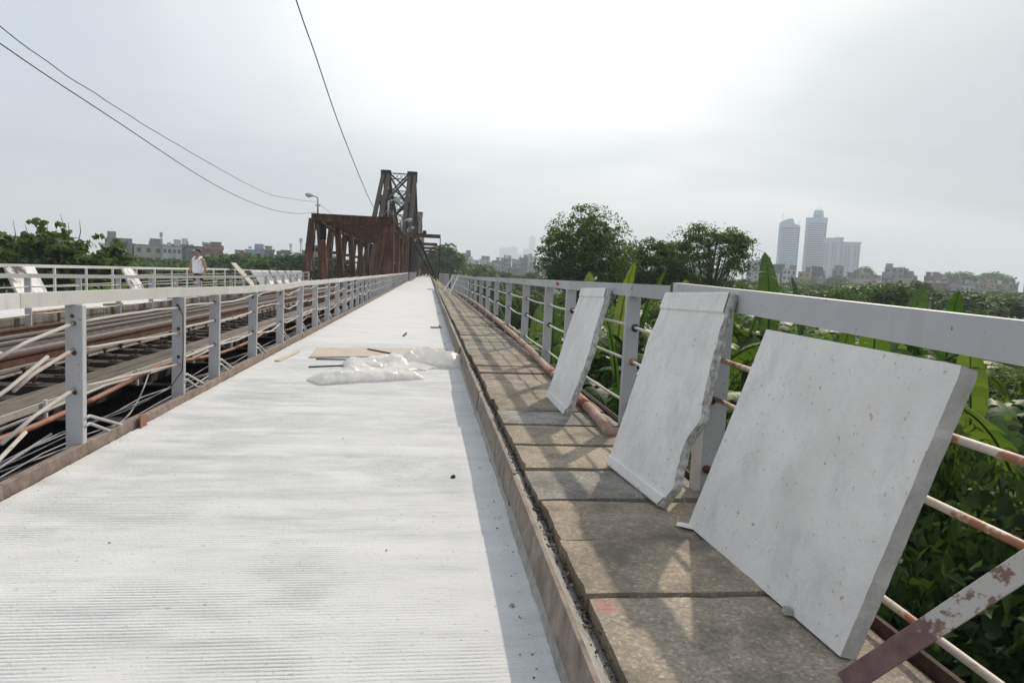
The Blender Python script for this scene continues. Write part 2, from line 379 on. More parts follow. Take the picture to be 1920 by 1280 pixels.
def vnoise(x, y, seed=0):      # smooth 2-D value noise, arrays in, 0..1 out
    x = np.asarray(x, float)+seed*7.31; y = np.asarray(y, float)+seed*3.77
    xi = np.floor(x).astype(int); yi = np.floor(y).astype(int); fx = x-xi; fy = y-yi
    fx = fx*fx*(3-2*fx); fy = fy*fy*(3-2*fy); g = lambda i, j: _lat[i % 64, j % 64]
    return (g(xi, yi)*(1-fx)+g(xi+1, yi)*fx)*(1-fy)+(g(xi, yi+1)*(1-fx)+g(xi+1, yi+1)*fx)*fy
def fbm(x, y, seed=0, o=4):
    a, s, tot = .5, 0, 0
    for k in range(o): s = s+a*vnoise(np.asarray(x)*2**k, np.asarray(y)*2**k, seed+k); tot += a; a *= .55
    return s/tot

# ------------------------------------------------------------------ ground
GZ = -5.0
xs = np.concatenate([-np.geomspace(9000, 60, 22), np.linspace(-50, 70, 49), np.geomspace(80, 9000, 22)])
ys = np.concatenate([-np.geomspace(6000, 30, 14), np.linspace(-20, 120, 57), np.geomspace(130, 14000, 22)])
X, Y = np.meshgrid(xs, ys)
Z = GZ + (fbm(X/9, Y/9, 1)-.5)*.9
V = np.stack([X, Y, Z], -1).reshape(-1, 3); nx, ny = len(xs), len(ys)
idx = np.arange(nx*ny).reshape(ny, nx)
Fq = np.stack([idx[:-1, :-1], idx[:-1, 1:], idx[1:, 1:], idx[1:, :-1]], -1).reshape(-1, 4)
g = link('ground', np_mesh('ground', V, Fq, 'soil', True)); tag(g, 'dark soil of the river flats below the bridge', 'ground', kind='structure')

# ------------------------------------------------------------------ near roadway: ribbed white concrete
XL, XR = -2.16, 0.50
Y0, Y1 = 0.7, 12.02
per, sub = 0.0225, 6
rows = int(round((Y1-Y0)/per*sub))+1; cols = 44
gx = np.linspace(XL, XR+.02, cols); gy = np.linspace(Y0, Y1, rows)
X, Y = np.meshgrid(gx, gy)
wav = (fbm(X*.9, Y*.25, 5)-.5)*.006
ph = ((Y+wav)/per) % 1.0
prof = np.clip(np.cos((ph-.5)*2*pi)*1.5-.5, 0, 1)            # narrow raked groove, flat land between
mask = np.clip((fbm(X*1.1, Y*1.6, 9)-.26)*3.0, .28, 1)*np.clip((fbm(X*6, Y*9, 12)-.22)*3, .3, 1)
edge = np.clip((X-XL-.05)/.22, 0, 1)*np.clip((XR-.12-X)/.2, 0, 1)
Z = -.0048*prof*mask*edge + (fbm(X*2, Y*2, 20)-.5)*.002 + (fbm(X*22, Y*22, 23)-.5)*.0022
Z += np.clip((.10-(X-XL))/.10, 0, 1)*.012*fbm(X*14, Y*14, 31)   # rough laitance against the kerbs
Z += np.clip((X-XR+.10)/.12, 0, 1)*.030*fbm(X*12, Y*9, 37)
Z[-1, :] = 0.0; 
V = np.stack([X, Y, Z], -1).reshape(-1, 3); idx = np.arange(rows*cols).reshape(rows, cols)
Fq = np.stack([idx[:-1, :-1], idx[:-1, 1:], idx[1:, 1:], idx[1:, :-1]], -1).reshape(-1, 4)
rme = np_mesh('roadway', V, Fq, 'deck_concrete', False)
at = rme.attributes.new('groove', 'FLOAT', 'POINT'); at.data.foreach_set('value', (prof*mask*edge).astype(np.float32).ravel())
road = link('roadway', rme); tag(road, 'white ribbed concrete roadway between kerbs', 'roadway', kind='structure')
b = MB(); b.add([(XL, Y1, 0), (XR+.02, Y1, 0), (XR+.02, 420, 0), (XL, 420, 0)], [(0, 1, 2, 3)])
b.build('deck_surface', 'deck_concrete', road)
MB().box(XL-.02, XR, -3, 420, -.30, -.06).build('deck_slab', 'stained_wall', road)
b = MB()
for x in (-1.9, .3): b.box(x-.12, x+.12, -3, 420, -1.3, -.32)
b.build('deck_girder', 'dark_steel', road)
MB().add([(XL, -3, 0), (XR, -3, 0), (XR, Y0, 0), (XL, Y0, 0)], [(0, 1, 2, 3)]).build('deck_surface', 'deck_concrete', road)
# left kerb: flat bars end to end
rnd = random.Random(11)
ky = [-1.0, 2.2, 3.78, 5.55, 7.6, 9.9, 12.4, 15.2, 18.6, 22.5, 27, 32, 38, 45, 54, 64, 76, 95, 120, 160, 220, 320, 419]
for i in range(len(ky)-1):
    j = rnd.uniform(-.012, .012); h = rnd.uniform(.070, .092); tl = rnd.uniform(-.004, .004)
    a0, a1 = ky[i]+.004, ky[i+1]-.004
    b = MB().hexa([(XL-.055+j, a0, -.05), (XL-.004+j, a0, -.05), (XL-.004+j+tl, a1, -.05), (XL-.055+j+tl, a1, -.05),
                   (XL-.055+j, a0, h), (XL-.010+j, a0, h), (XL-.010+j+tl, a1, h+tl*2), (XL-.055+j+tl, a1, h+tl*2)])
    b.build('kerb', 'kerb_steel', road, bevel=.004)
b = MB().hexa([(-2.145, 5.42, .0), (-2.135, 5.42, .0), (-2.135, 5.54, .0), (-2.145, 5.54, .0), (-2.150, 5.44, .10), (-2.142, 5.44, .10), (-2.142, 5.53, .10), (-2.150, 5.53, .10)])
b.build('kerb_joint_plate', 'pipe_copper', road)

# ------------------------------------------------------------------ walkway of loose slabs
WZ = .20
walk = thing('footpath', (1.05, 10, WZ), 'raised footpath of weathered concrete slabs beside the white roadway', 'footpath'); walk['kind'] = 'structure'
MB().box(.60, 1.56, -3, 46, -.25, WZ-.075).build('slab_bed', 'crevice_dirt', walk)
jy = [.62, 1.12, 1.66, 2.23, 2.74, 3.27, 3.80, 4.33, 4.91]
rnd = random.Random(4)
while jy[-1] < 45.5: jy.append(jy[-1]+rnd.uniform(.50, .62))
for i in range(len(jy)-1):
    a0, a1 = jy[i]+rnd.uniform(.004, .011), jy[i+1]-rnd.uniform(.004, .011)
    x0 = .595+rnd.uniform(-.012, .012); x1 = 1.50+rnd.uniform(-.015, .01); z = WZ+rnd.uniform(-.009, .009); th = .07
    s1, s2 = rnd.uniform(-.010, .010), rnd.uniform(-.008, .008)
    bm = bmesh.new()
    n, mm = 10, 7
    tv = {}
    for u in range(n+1):
        for w in range(mm+1):
            fx, fy = u/n, w/mm
            x = x0+(x1-x0)*fx; y = a0+(a1-a0)*fy
            if w in (0, mm): y += (1 if w == 0 else -1)*(.022*max(0, mnoise.noise((x*9, y*9+i, 2)))+.003)
            if u in (0, n): x += (1 if u == 0 else -1)*(.016*max(0, mnoise.noise((x*9+i, y*12, 5)))+.002)
            zz_ = z+s1*(fx-.5)+s2*(fy-.5)+.0035*mnoise.noise((x*6, y*6, 3))
            if u in (0, n) or w in (0, mm): zz_ -= .007
            tv[u, w] = bm.verts.new((x-1.05, y-10, zz_-WZ))
    for u in range(n):
        for w in range(mm): bm.faces.new((tv[u, w], tv[u+1, w], tv[u+1, w+1], tv[u, w+1]))
    loop = [tv[u, 0] for u in range(n+1)]+[tv[n, w] for w in range(1, mm+1)]+[tv[u, mm] for u in range(n-1, -1, -1)]+[tv[0, w] for w in range(mm-1, 0, -1)]
    low = [bm.verts.new((v.co.x, v.co.y, v.co.z-th)) for v in loop]
    for k in range(len(loop)):
        k2 = (k+1) % len(loop); bm.faces.new((loop[k2], loop[k], low[k], low[k2]))
    me = bpy.data.meshes.new('slab'); bm.to_mesh(me); bm.free(); me.materials.append(MATS['slab_concrete'])
    link('slab', me, walk)
# far stretch of path, too small to pick slabs apart
MB().box(.60, 1.30, 46.2, 420, -.25, WZ-.01).build('far_paving', 'slab_concrete', walk)
# kerb face of the walkway: mortar lip with steel plates in front of a rubble gap
b = MB(); n = 260
yy = np.concatenate([np.linspace(-1, 14, 200), np.linspace(14.3, 46, 60)])
for i in range(len(yy)):
    y = yy[i]; w = .028*(fbm(y*4, 0, 3)-.3)+.012*(fbm(y*17, 0, 7)-.5); w2 = .03*(fbm(y*5, 4, 4)-.4)
    b.v += [(XR-.045+float(w), y, -.02), (XR-.022+float(w2)*.5, y, .075), (XR+.004, y, .195+float(w2)*.15), (XR+.05, y, .150), (XR+.10, y, .115)]
for i in range(len(yy)-1):
    for k in range(4): b.f.append((i*5+k, (i+1)*5+k, (i+1)*5+k+1, i*5+k+1))
b.build('kerb_mortar_face', 'kerb_mortar', walk)
rnd = random.Random(9)
py_ = [-.5, 1.50, 3.52, 4.38, 5.95, 7.7, 9.6, 11.8, 14.4, 17.5, 21, 26, 32, 39, 46]
for i in range(len(py_)-1):
    a0, a1 = py_[i]+.006, py_[i+1]-.006
    o0, o1 = rnd.uniform(-.012, .012), rnd.uniform(-.012, .012); zb = rnd.uniform(.065, .10); zt = WZ+rnd.uniform(.035, .06)
    b = MB().hexa([(XR-.034+o0, a0, zb), (XR-.026+o0, a0, zb), (XR-.026+o1, a1, zb+.01), (XR-.034+o1, a1, zb+.01),
                   (XR-.016+o0, a0, zt), (XR-.008+o0, a0, zt), (XR-.008+o1, a1, zt), (XR-.016+o1, a1, zt)])
    b.build('kerb_plate', 'kerb_steel', walk)
    MB().bar((XR-.010+o0, a0, zt-.004), (XR-.010+o1, a1, zt-.004), .016, .012).build('kerb_lip', 'kerb_steel', walk)
# edge angle under the railing
MB().box(1.512, 1.530, -1, 46, .05, WZ+.022).box(1.530, 1.585, -1, 46, .05, .065).build('edge_angle', 'rust_dark', walk)

# rubble in the gap and along the left kerb
def rubble(name, n, pos, r0, r1, mat, label, seed):
    rg = random.Random(seed); b = MB()
    for _ in range(n):
        x, y, z = pos(rg); r = rg.uniform(r0, r1); q = []
        for k in range(6):
            d = Vector(((1, -1, 0, 0, 0, 0)[k], (0, 0, 1, -1, 0, 0)[k], (0, 0, 0, 0, 1, -1)[k]))
            q.append((x+d.x*r*rg.uniform(.5, 1.2), y+d.y*r*rg.uniform(.5, 1.3), z+r*.5+d.z*r*rg.uniform(.4, .8)))
        b.add(q, [(0, 2, 4), (2, 1, 4), (1, 3, 4), (3, 0, 4), (2, 0, 5), (1, 2, 5), (3, 1, 5), (0, 3, 5)])
    return tag(b.build(name, mat), label, 'rubble', kind='stuff')
rubble('rubble', 1700, lambda r: (r.uniform(.515, .60), 1.0+9*r.random()**1.6, .118+r.uniform(0, .04)), .003, .011, 'crevice_dirt', 'small stones and mortar crumbs in the gap behind the kerb plates', 1)
rubble('rubble', 60, lambda r: (r.uniform(.53, .585), 1.2+6*r.random()**1.6, .15), .006, .014, 'pebble', 'scattered pale pebbles lying in the dark gap behind the kerb', 5)
rubble('rubble', 620, lambda r: (XL+abs(r.gauss(0, .03)), 3+9*r.random()**1.5, .0), .002, .006, 'pebble', 'mortar crumbs scattered along the foot of the rusty kerb', 2)
rubble('rubble', 260, lambda r: (XR-.04-abs(r.gauss(.0, .04)), 1.6+12*r.random()**1.5, .0), .002, .007, 'crevice_dirt', 'dark crumbs on the roadway below the footpath kerb', 3)

# ------------------------------------------------------------------ railings
def interp(tab, y):
    if y <= tab[0][0]: return tab[0][1]
    for (a, za), (b_, zb) in zip(tab, tab[1:]):
        if y <= b_: return za+(zb-za)*(y-a)/(b_-a)
    return tab[-1][1]
def sag_rod(y0, y1, x, z0, z1, sag, n=7, wob=0, rg=random):
    pts = []
    for k in range(n):
        u = k/(n-1); pts.append((x+(rg.uniform(-wob, wob) if 0 < k < n-1 else 0), y0+(y1-y0)*u, z0+(z1-z0)*u-sag*4*u*(1-u)+(rg.uniform(-wob, wob) if 0 < k < n-1 else 0)))
    return pts
def post(parent, x, y, z0, z1, mat, w=.10, d=.05, lean=0.0):
    b = MB().hexa([(x-w/2, y-d/2, z0), (x+w/2, y-d/2, z0), (x+w/2, y+d/2, z0), (x-w/2, y+d/2, z0),
                   (x-w/2+lean, y-d/2, z1), (x+w/2+lean, y-d/2, z1), (x+w/2+lean, y+d/2, z1), (x-w/2+lean, y+d/2, z1)])
    return b.build('post', mat, parent, bevel=.004)

# --- left railing beside the track
rl = thing('railing', (-2.24, 4.5, -.1), 'grey steel railing with bent rods between white roadway and rail track', 'railing')
LX = -2.235
ztab = [(0, 1.10), (3.67, 1.078), (6.15, 1.05), (8.8, 1.007), (11, .985), (13, 1.005), (15.3, .996), (27, .985), (80, .97)]
rnd = random.Random(21)
lp = [1.2, 2.95, 4.66, 6.50, 7.56, 9.16, 10.82]
while lp[-1] < 76: lp.append(lp[-1]+1.65+rnd.uniform(-.05, .05))
for i, y in enumerate(lp):
    zt = interp(ztab, y)-.085; ln = rnd.uniform(-.006, .012)
    po = post(rl, LX, y, -.12, zt, 'grey_paint', .105, .055, ln)
    MB().box(LX-.058, LX+.058, y-.034, y+.034, -.13, -.02).build('post_foot', 'rust_brown', po)
    if y < 11:
        for z in (.865, .675, .42): MB().tube([(LX+.012, y-.032, z), (LX+.012, y-.024, z)], .0155, 8).build('weld_collar', 'rust_brown', po, True)
        MB().tube([(LX+.005, y-.036, zt-.07), (LX+.005, y-.02, zt-.07)], .012, 6).build('bolt_head', 'rust_brown', po)
    if y < 20:
        for s, dy, dx in ((1, .42, .10), (1, .62, .03)):
            MB().tube([(LX+.05, y-.01, .19+.05*(dx < .05)), (LX+.055, y+.06, .20+.05*(dx < .05)), (XL-.03, y+dy, .055)], .011, 6).build('stay_rod', 'grey_paint', po, True)
top = [-.4, 2.12, 4.05, 7.95, 12.4, 17.3, 22.3, 28.8, 35.5, 44, 54, 66, 77]
for i in range(len(top)-1):
    a0, a1 = top[i], top[i+1]-.006; n = max(2, int((a1-a0)/.8)); b = MB(); th = .052
    for k in range(n+1):
        y = a0+(a1-a0)*k/n; z = interp(ztab, y)+(.006*sin(y*2.1) if y > 8 else 0); x = LX+.01*sin(y*.9)
        b.v += [(x-th/2, y, z-.083), (x+th/2, y, z-.083), (x+th/2, y, z), (x-th/2, y, z)]
    for k in range(n):
        for q in range(4): b.f.append((k*4+q, k*4+(q+1) % 4, (k+1)*4+(q+1) % 4, (k+1)*4+q))
    b.f += [(3, 2, 1, 0), tuple(n*4+q for q in range(4))]
    b.build('top_rail', 'pale_paint', rl)
for i in range(len(lp)-1):
    y0, y1 = lp[i], lp[i+1]
    for L, z in enumerate((.865, .675, .405)):
        if y0 < 3: continue
        z0 = z+rnd.uniform(-.03, .03); z1 = z+rnd.uniform(-.03, .03); sg = rnd.choice([-.015, .0, .02, .03])
        if y0 == 4.66: z0, z1 = (.865, .695, .445)[L], (.862, .635, .35)[L]; sg = (-.012, .0, .0)[L]
        if y0 == 6.50: z0, z1 = (.875, .675, .40)[L], (.86, .675, .415)[L]; sg = 0
        if y0 > 9: sg = rnd.choice([-.03, .02, .05, .06]); wb = .018
        else: wb = .004
        MB().tube(sag_rod(y0+.02, y1-.02, LX+.012, z0, z1, sg, 8, wb, rnd), .0105, 7).build('rod', 'rod_paint', rl, True)
# broken rods on the nearest bay
for pts in ([(LX+.01, 4.63, .865), (LX+.02, 4.1, .80), (LX+.015, 3.75, .72)], [(LX-.03, 3.95, .755), (LX-.02, 3.6, .70), (LX-.01, 3.2, .66)],
            [(LX+.01, 4.63, .70), (LX+.02, 4.15, .61), (LX+.03, 3.95, .55)], [(LX+.05, 4.25, .70), (LX+.03, 3.9, .57), (LX+.02, 3.3, .42)],
            [(LX+.01, 4.63, .445), (LX, 4.2, .36), (LX-.01, 3.9, .27)], [(LX+.03, 4.05, .30), (LX+.02, 3.7, .16), (LX, 3.3, .03)]):
    MB().tube(pts, .0115, 7).build('broken_rod', 'rod_paint', rl, True)
MB().tube([(LX+.03, 6.45, .86), (LX+.062, 6.44, .80), (LX+.06, 6.45, .5), (LX+.05, 6.46, .30), (LX-.02, 6.35, .15)], .004, 5).build('tie_wire', 'cable_black', rl, True)

# --- right railing, painted run
RX = 1.52
rr = thing('railing', (RX, 8, .0), 'light grey railing with thin white rods along the footpath above the greenery', 'railing')
zr = [(0, 1.20), (1.5, 1.235), (3.09, 1.27), (4.04, 1.288), (4.06, 1.275), (9.4, 1.248), (24, 1.16), (46, 1.12)]
rp = [4.94, 7.17, 8.5, 10.52, 12.78, 15.08, 17.25, 19.51, 21.94, 24.1]
rnd = random.Random(33)
while rp[-1] < 43: rp.append(rp[-1]+2.3)
for y in rp:
    po = post(rr, RX, y, -.05, interp(zr, y)-.09, 'grey_paint', .105, .055, .0)
    if y < 26:
        for z in (.955, .70, .37):
            MB().tube([(RX+.052, y-.033, z), (RX+.052, y-.029, z)], .0, 3) if False else None
            MB().tube([(RX+.02, y-.034, z-.01), (RX+.02, y-.028, z-.01)], .030, 9).build('weld_ring', 'band_dark' if rnd.random() < .6 else 'rusty_paint', po, True)
        MB().tube([(RX-.03, y-.05, interp(zr, y)-.03), (RX-.03, y-.03, interp(zr, y)-.03)], .011, 7).build('rail_bolt', 'galvanised', po, True)
segs = [4.06, 4.9, 7.1, 8.45, 10.5, 15.05, 19.5, 24.1, 30, 36, 44.5]
for a0, a1 in zip(segs, segs[1:]):
    n = max(1, int((a1-a0)/1.2)); b = MB()
    for k in range(n+1):
        y = a0+.003+(a1-a0-.006)*k/n; z = interp(zr, y); x = RX+(.008*sin(y*1.3) if y > 14 else 0)
        b.v += [(x-.027, y, z-.093), (x+.027, y, z-.093), (x+.027, y, z), (x-.027, y, z)]
    for k in range(n):
        for q in range(4): b.f.append((k*4+q, k*4+(q+1) % 4, (k+1)*4+(q+1) % 4, (k+1)*4+q))
    b.f += [(3, 2, 1, 0), tuple(n*4+q for q in range(4))]
    b.build('top_rail', 'grey_paint', rr)
for y0, y1 in zip([3.42]+rp, rp):
    for L, z in enumerate((.955, .70, .37)):
        z0 = z+rnd.uniform(-.008, .008)-.006*max(0, y0-5)*.4
        MB().tube(sag_rod(y0+.03, y1-.03, RX+.015, z0, z0-.004, rnd.choice([.008, .02, .045]) if y0 > 8 else .01, 8, 0), .0115, 7).build('rod', 'pale_paint', rr, True)
MB().tube([(RX-.0285, 7.75, interp(zr, 7.75)-.045), (RX-.029, 7.84, interp(zr, 7.8)-.04)], .018, 6).build('red_paint_mark', 'red_mark', rr)
# --- nearest run with rusted rods and a brace
rn = thing('railing', (RX, 2.2, .0), 'nearest grey railing with rusted rods and a diagonal rusty brace', 'railing')
post(rn, RX+.01, 3.42, -.05, 1.175, 'grey_paint', .12, .06, .0)
MB().box(RX-.083, RX-.048, 3.39, 3.45, -.02, .93).build('post_flange', 'pale_paint', rn)
post(rn, RX+.01, 1.02, -.05, 1.12, 'grey_paint', .12, .06, .0)
b = MB(); n = 8
for k in range(n+1):
    y = -.3+(4.02+.3)*k/n; z = interp(zr, y)+.006; b.v += [(RX-.040, y, z-.112), (RX+.012, y, z-.112), (RX+.012, y, z), (RX-.040, y, z)]
for k in range(n):
    for q in range(4): b.f.append((k*4+q, k*4+(q+1) % 4, (k+1)*4+(q+1) % 4, (k+1)*4+q))
b.f += [(3, 2, 1, 0), tuple(n*4+q for q in range(4))]
b.build('top_rail', 'grey_paint', rn)
MB().box(RX-.043, RX+.014, 4.02, 4.052, 1.178, 1.295).build('rail_end_plate', 'rust_brown', rn)
for z in (.885, .675, .29):
    MB().tube([(RX, -.2, z-.02), (RX, 1.5, z), (RX, 3.4, z+.022)], .0135, 9).build('rod', 'rusty_paint', rn, True)
for z in (.89, .67, .30): MB().tube([(RX-.02, 3.375, z+.02), (RX-.02, 3.385, z+.02)], .022, 9).build('rod_socket', 'rust_brown', rn, True)
A, B_ = Vector((1.213, 1.690, .20)), Vector((1.50, 1.470, .635)); D_ = (B_-A)
mid = A+D_*.50; BF = (-.62, -.62, .48)
MB().bar(A-D_*.02, A+D_*1.55, .062, .010, BF).build('brace', 'brace_mix', rn, bevel=.002)
# --- railing beyond, where the path narrows
re_ = thing('railing', (1.3, 60, .0), 'distant grey railing running on under the gantry past the leaning boards', 'railing')
for k in range(16):
    y = 45.5+k*2.3; post(re_, 1.33-.004*k, y, -.05, 1.02, 'grey_paint', .11, .06)
MB().bar((1.34, 45, 1.07), (1.26, 82, 1.02), .05, .10).build('top_rail', 'grey_paint', re_)
for z in (.8, .5, .25): MB().tube([(1.34, 45, z), (1.26, 82, z)], .014, 5).build('rod', 'pale_paint', re_, True)
# --- across the track
rf = thing('railing', (-7.0, 20, -.1), 'grey railing on the near edge of the opposite roadway', 'railing')
FX = -7.0
zf = [(0, 1.0), (12.3, .935), (14.8, .895), (19, .842), (26.8, .782), (33, .80), (40, .89), (44, .92)]
fp = [13.03, 14.81, 16.6, 18.45, 20.2, 22.0, 23.8, 25.6, 27.3]; fp = [9.4, 11.2]+fp
while fp[-1] < 41: fp.append(fp[-1]+1.8)
for y in fp: post(rf, FX, y, -.15, interp(zf, y)-.07, 'grey_paint', .10, .05)
for a0, a1 in zip(fp[::2], fp[2::2]):
    ym = (a0+a1)/2
    MB().bar((FX, a0+.003, interp(zf, a0)-.035), (FX, a1-.003, interp(zf, a1)-.035), .05, .075).build('top_rail', 'grey_paint', rf)
for a0, a1 in zip(fp, fp[1:]):
    for z in (.68, .42, .2): MB().tube(sag_rod(a0+.02, a1-.02, FX+.03, z*interp(zf, a0)/.9, z*interp(zf, a1)/.9, .01, 4), .011, 5).build('rod', 'pale_paint', rf, True)
ro = thing('railing', (-10, 25, 0), 'pale railing along the outer edge of the opposite roadway below the trees', 'railing')
OX = -10.0
zo = [(0, 1.02), (17.5, 1.0), (27, .955), (35, .945), (47, .84), (60, .75)]
op = [14.5, 16.3, 18.13, 19.87, 21.6, 23.3, 25.1, 26.7, 28.4, 30.1, 31.9]
while op[-1] < 60: op.append(op[-1]+1.8)
for y in op: post(ro, OX, y, -.1, interp(zo, y)-.06, 'pale_paint', .06, .05)
for a0, a1 in zip(op[::2], op[2::2]):
    MB().bar((OX, a0+.003, interp(zo, a0)-.035), (OX, a1-.003, interp(zo, a1)-.035), .05, .08).build('top_rail', 'pale_paint', ro)
for a0, a1 in zip(op, op[1:]):
    for z in (.70, .45, .2): MB().tube(sag_rod(a0+.02, a1-.02, OX, z, z, .01, 4), .011, 5).build('rod', 'pale_paint', ro, True)

# ------------------------------------------------------------------ opposite roadway
rw = MB().box(-9.95, -7.26, -2, 420, -.28, 0).build('roadway_far', 'deck_concrete'); tag(rw, 'white roadway on the far side of the track', 'roadway', kind='structure')
rnd = random.Random(5)
y = 2.0
while y < 78:
    L = rnd.uniform(1.6, 2.4); d = rnd.uniform(-.015, .015)
    MB().box(-7.25+d, -7.09+d, y, y+L-.015, -.55, .165+rnd.uniform(-.02, .02)).build('kerb_wall', 'stained_wall', rw, bevel=.01); y += L
rnd = random.Random(6)
for k in range(9):
    y = 13+k*3.6+rnd.uniform(-.6, .6); L = rnd.uniform(.8, 2.2)
    MB().bar((-7.17+rnd.uniform(-.03, .03), y, .205), (-7.17, y+L, .205), .10, .05).build('kerb_timber', 'cream_paint_peel', rw)

# ------------------------------------------------------------------ track
tr_ = thing('railway_track', (-4.8, 20, -.2), 'single rail track with dark sleepers and rusty rails between the two roadways', 'track')
sl_me = MB().box(-1.35, 1.35, -.11, .11, -.16, 0).mesh('sleeper', 'sleeper_wood')
bolt = MB(); bolt.tube([(0, 0, 0), (0, 0, .09)], .016, 6).tube([(0, 0, .055), (0, 0, .082)], .034, 6).box(-.06, .06, -.06, .06, 0, .016)
bolt_me = bolt.mesh('bolt', 'rust_dark')
k = 0; y = 3.0; rnd = random.Random(8)
while y < 60:
    o = link('sleeper', sl_me, tr_); o.location = (-.27+rnd.uniform(-.05, .05), y-20, .17+rnd.uniform(-.012, .012)); o.rotation_euler[2] = rnd.uniform(-.02, .02)
    if y < 30:
        for bx_ in (1.12, .74):
            q = link('bolt', bolt_me, o); q.location = (bx_+rnd.uniform(-.02, .02), rnd.uniform(-.03, .03), 0)
    y += .62
def rail(x, z0, z1, mat, nm='rail', w=.065, yend=150):
    b = MB(); h = z1-z0
    for a0, a1 in ((0, yend),):
        prof_ = [(-.06, 0), (.06, 0), (.06, .012), (.010, .03), (.010, h-.04), (w/2, h-.03), (w/2, h), (-w/2, h), (-w/2, h-.03), (-.010, h-.04), (-.010, .03), (-.06, .012)]
        n = len(prof_)
        b.add([(x+p_[0], a0, z0+p_[1]) for p_ in prof_]+[(x+p_[0], a1, z0+p_[1]) for p_ in prof_],
              [(i, (i+1) % n, n+(i+1) % n, n+i) for i in range(n)]+[tuple(range(n-1, -1, -1)), tuple(range(n, 2*n))])
    return b.build(nm, mat, tr_)
rail(-4.60, -.02, .15, 'rust_brown'); rail(-4.80, -.02, .13, 'rail_steel', 'guard_rail')
rail(-5.40, -.02, .13, 'rail_steel', 'guard_rail'); rail(-5.60, -.02, .16, 'rail_steel')
rail(-6.20, -.02, .14, 'rust_brown', 'guard_rail'); rail(-4.42, -.02, .05, 'rail_steel', 'guard_rail')
for yb in (9.6, 21.5, 33.5):
    b = MB().box(-5.635, -5.614, yb-.35, yb+.35, .03, .11)
    for q in range(6): b.tube([(-5.64, yb-.3+q*.12, .07), (-5.585, yb-.3+q*.12, .07)], .018, 6)
    b.box(-5.586, -5.565, yb-.35, yb+.35, .03, .11); b.build('fishplate', 'rust_brown', tr_)
# stringers and cross girders beneath
b = MB()
for x in (-4.60, -5.60): b.box(x-.10, x+.10, 0, 150, -.75, -.21)
b.build('stringer', 'dark_steel', tr_)
yg = 1.0
while yg < 60:
    b = MB().box(-7.0, -2.3, yg-.02, yg+.02, -1.35, -.62).box(-7.0, -2.3, yg-.12, yg+.12, -.62, -.595).box(-7.0, -2.3, yg-.12, yg+.12, -1.375, -1.35)
    b.build('cross_girder', 'dark_steel', tr_); yg += 2.45
b = MB()
for yq in np.arange(1, 60, 2.45):
    b.bar((-2.5, yq, -1.2), (-4.3, yq+2.4, -1.2), .08, .08); b.bar((-4.3, yq, -1.2), (-2.5, yq+2.4, -1.2), .08, .08)
    b.box(-2.75, -2.6, yq+.6, yq+.66, -.95, -.35); b.box(-3.1, -2.45, yq+.6, yq+.66, -.42, -.36)
b.build('lateral_bracing', 'dark_steel', tr_)
MB().box(-7.05, -6.9, 0, 150, -1.6, -.16).build('side_girder', 'dark_steel', tr_)
MB().box(-7.0, -2.2, -2, 150, -1.62, -1.58).build('bottom_plate', 'dark_steel', tr_)
# timber walking boards beside the rails
y = 1.6; rnd = random.Random(15)
while y < 46:
    L = rnd.uniform(2.4, 3.4)
    for x0, x1 in ((-3.495, -3.32), (-3.69, -3.51)):
        zt = .0+rnd.uniform(-.012, .012)
        MB().box(x0, x1, y, y+L-.02, zt-.05, zt).build('walking_board', 'timber_grey', tr_, bevel=.006)
    y += L
for a0 in np.arange(1.6, 46, 3.7):
    MB().box(-3.315, -3.295, a0, a0+3.68, -.055, .004).build('board_edge_angle', 'rod_paint', tr_)
for a0 in np.arange(2.5, 40, 1.9): MB().box(-3.283, -3.26, a0, a0+.03, -.16, .03).build('board_clip', 'pale_paint', tr_)

# conduits and cables slung along the gap
def slung(name, x, z, r, mat, seed, y0=-.5, y1=60, amp=.05, span=3.3, n=None, xa=.02):
    rg = random.Random(seed); pts = []; n = n or int((y1-y0)/.55)
    p1, p2 = rg.uniform(0, 6), rg.uniform(0, 6)
    for k in range(n+1):
        y = y0+(y1-y0)*k/n; pts.append((x+xa*sin(y*.7+p1)+.6*xa*sin(y*1.9+p2), y, z-amp*abs(sin(pi*(y+p1)/span))+.4*amp*sin(y*.33+p2)))
    return MB().tube(pts, r, 6)
o = slung('p', -2.70, .17, .022, 'pipe_copper', 2, amp=.12, span=4.4).build('conduit', 'pipe_copper', None, True); tag(o, 'copper brown conduit sagging below the railing beside the track', 'conduit')
o = slung('p', -2.95, .12, .014, 'pale_paint', 3, amp=.06, span=4.0).build('conduit', 'rod_paint', None, True); tag(o, 'pale conduit slung beside the walking boards of the track', 'conduit')
rnd = random.Random(77)
for k in range(15):
    x = -2.31-.032*k*(1+.3*rnd.random()); z = .0-.022*k*rnd.uniform(.3, 1.1)
    o = slung('cable', x, z, rnd.uniform(.004, .0075), 'cable_grey', 40+k, amp=rnd.uniform(.02, .09), span=rnd.uniform(2.6, 4.8), xa=.03).build('cable', rnd.choice(['cable_grey', 'cable_grey', 'cable_black']), None, True)
    tag(o, 'thin service cable in the bundle slung in the dark gap beside the track', 'cable', 'cables slung beside the track')
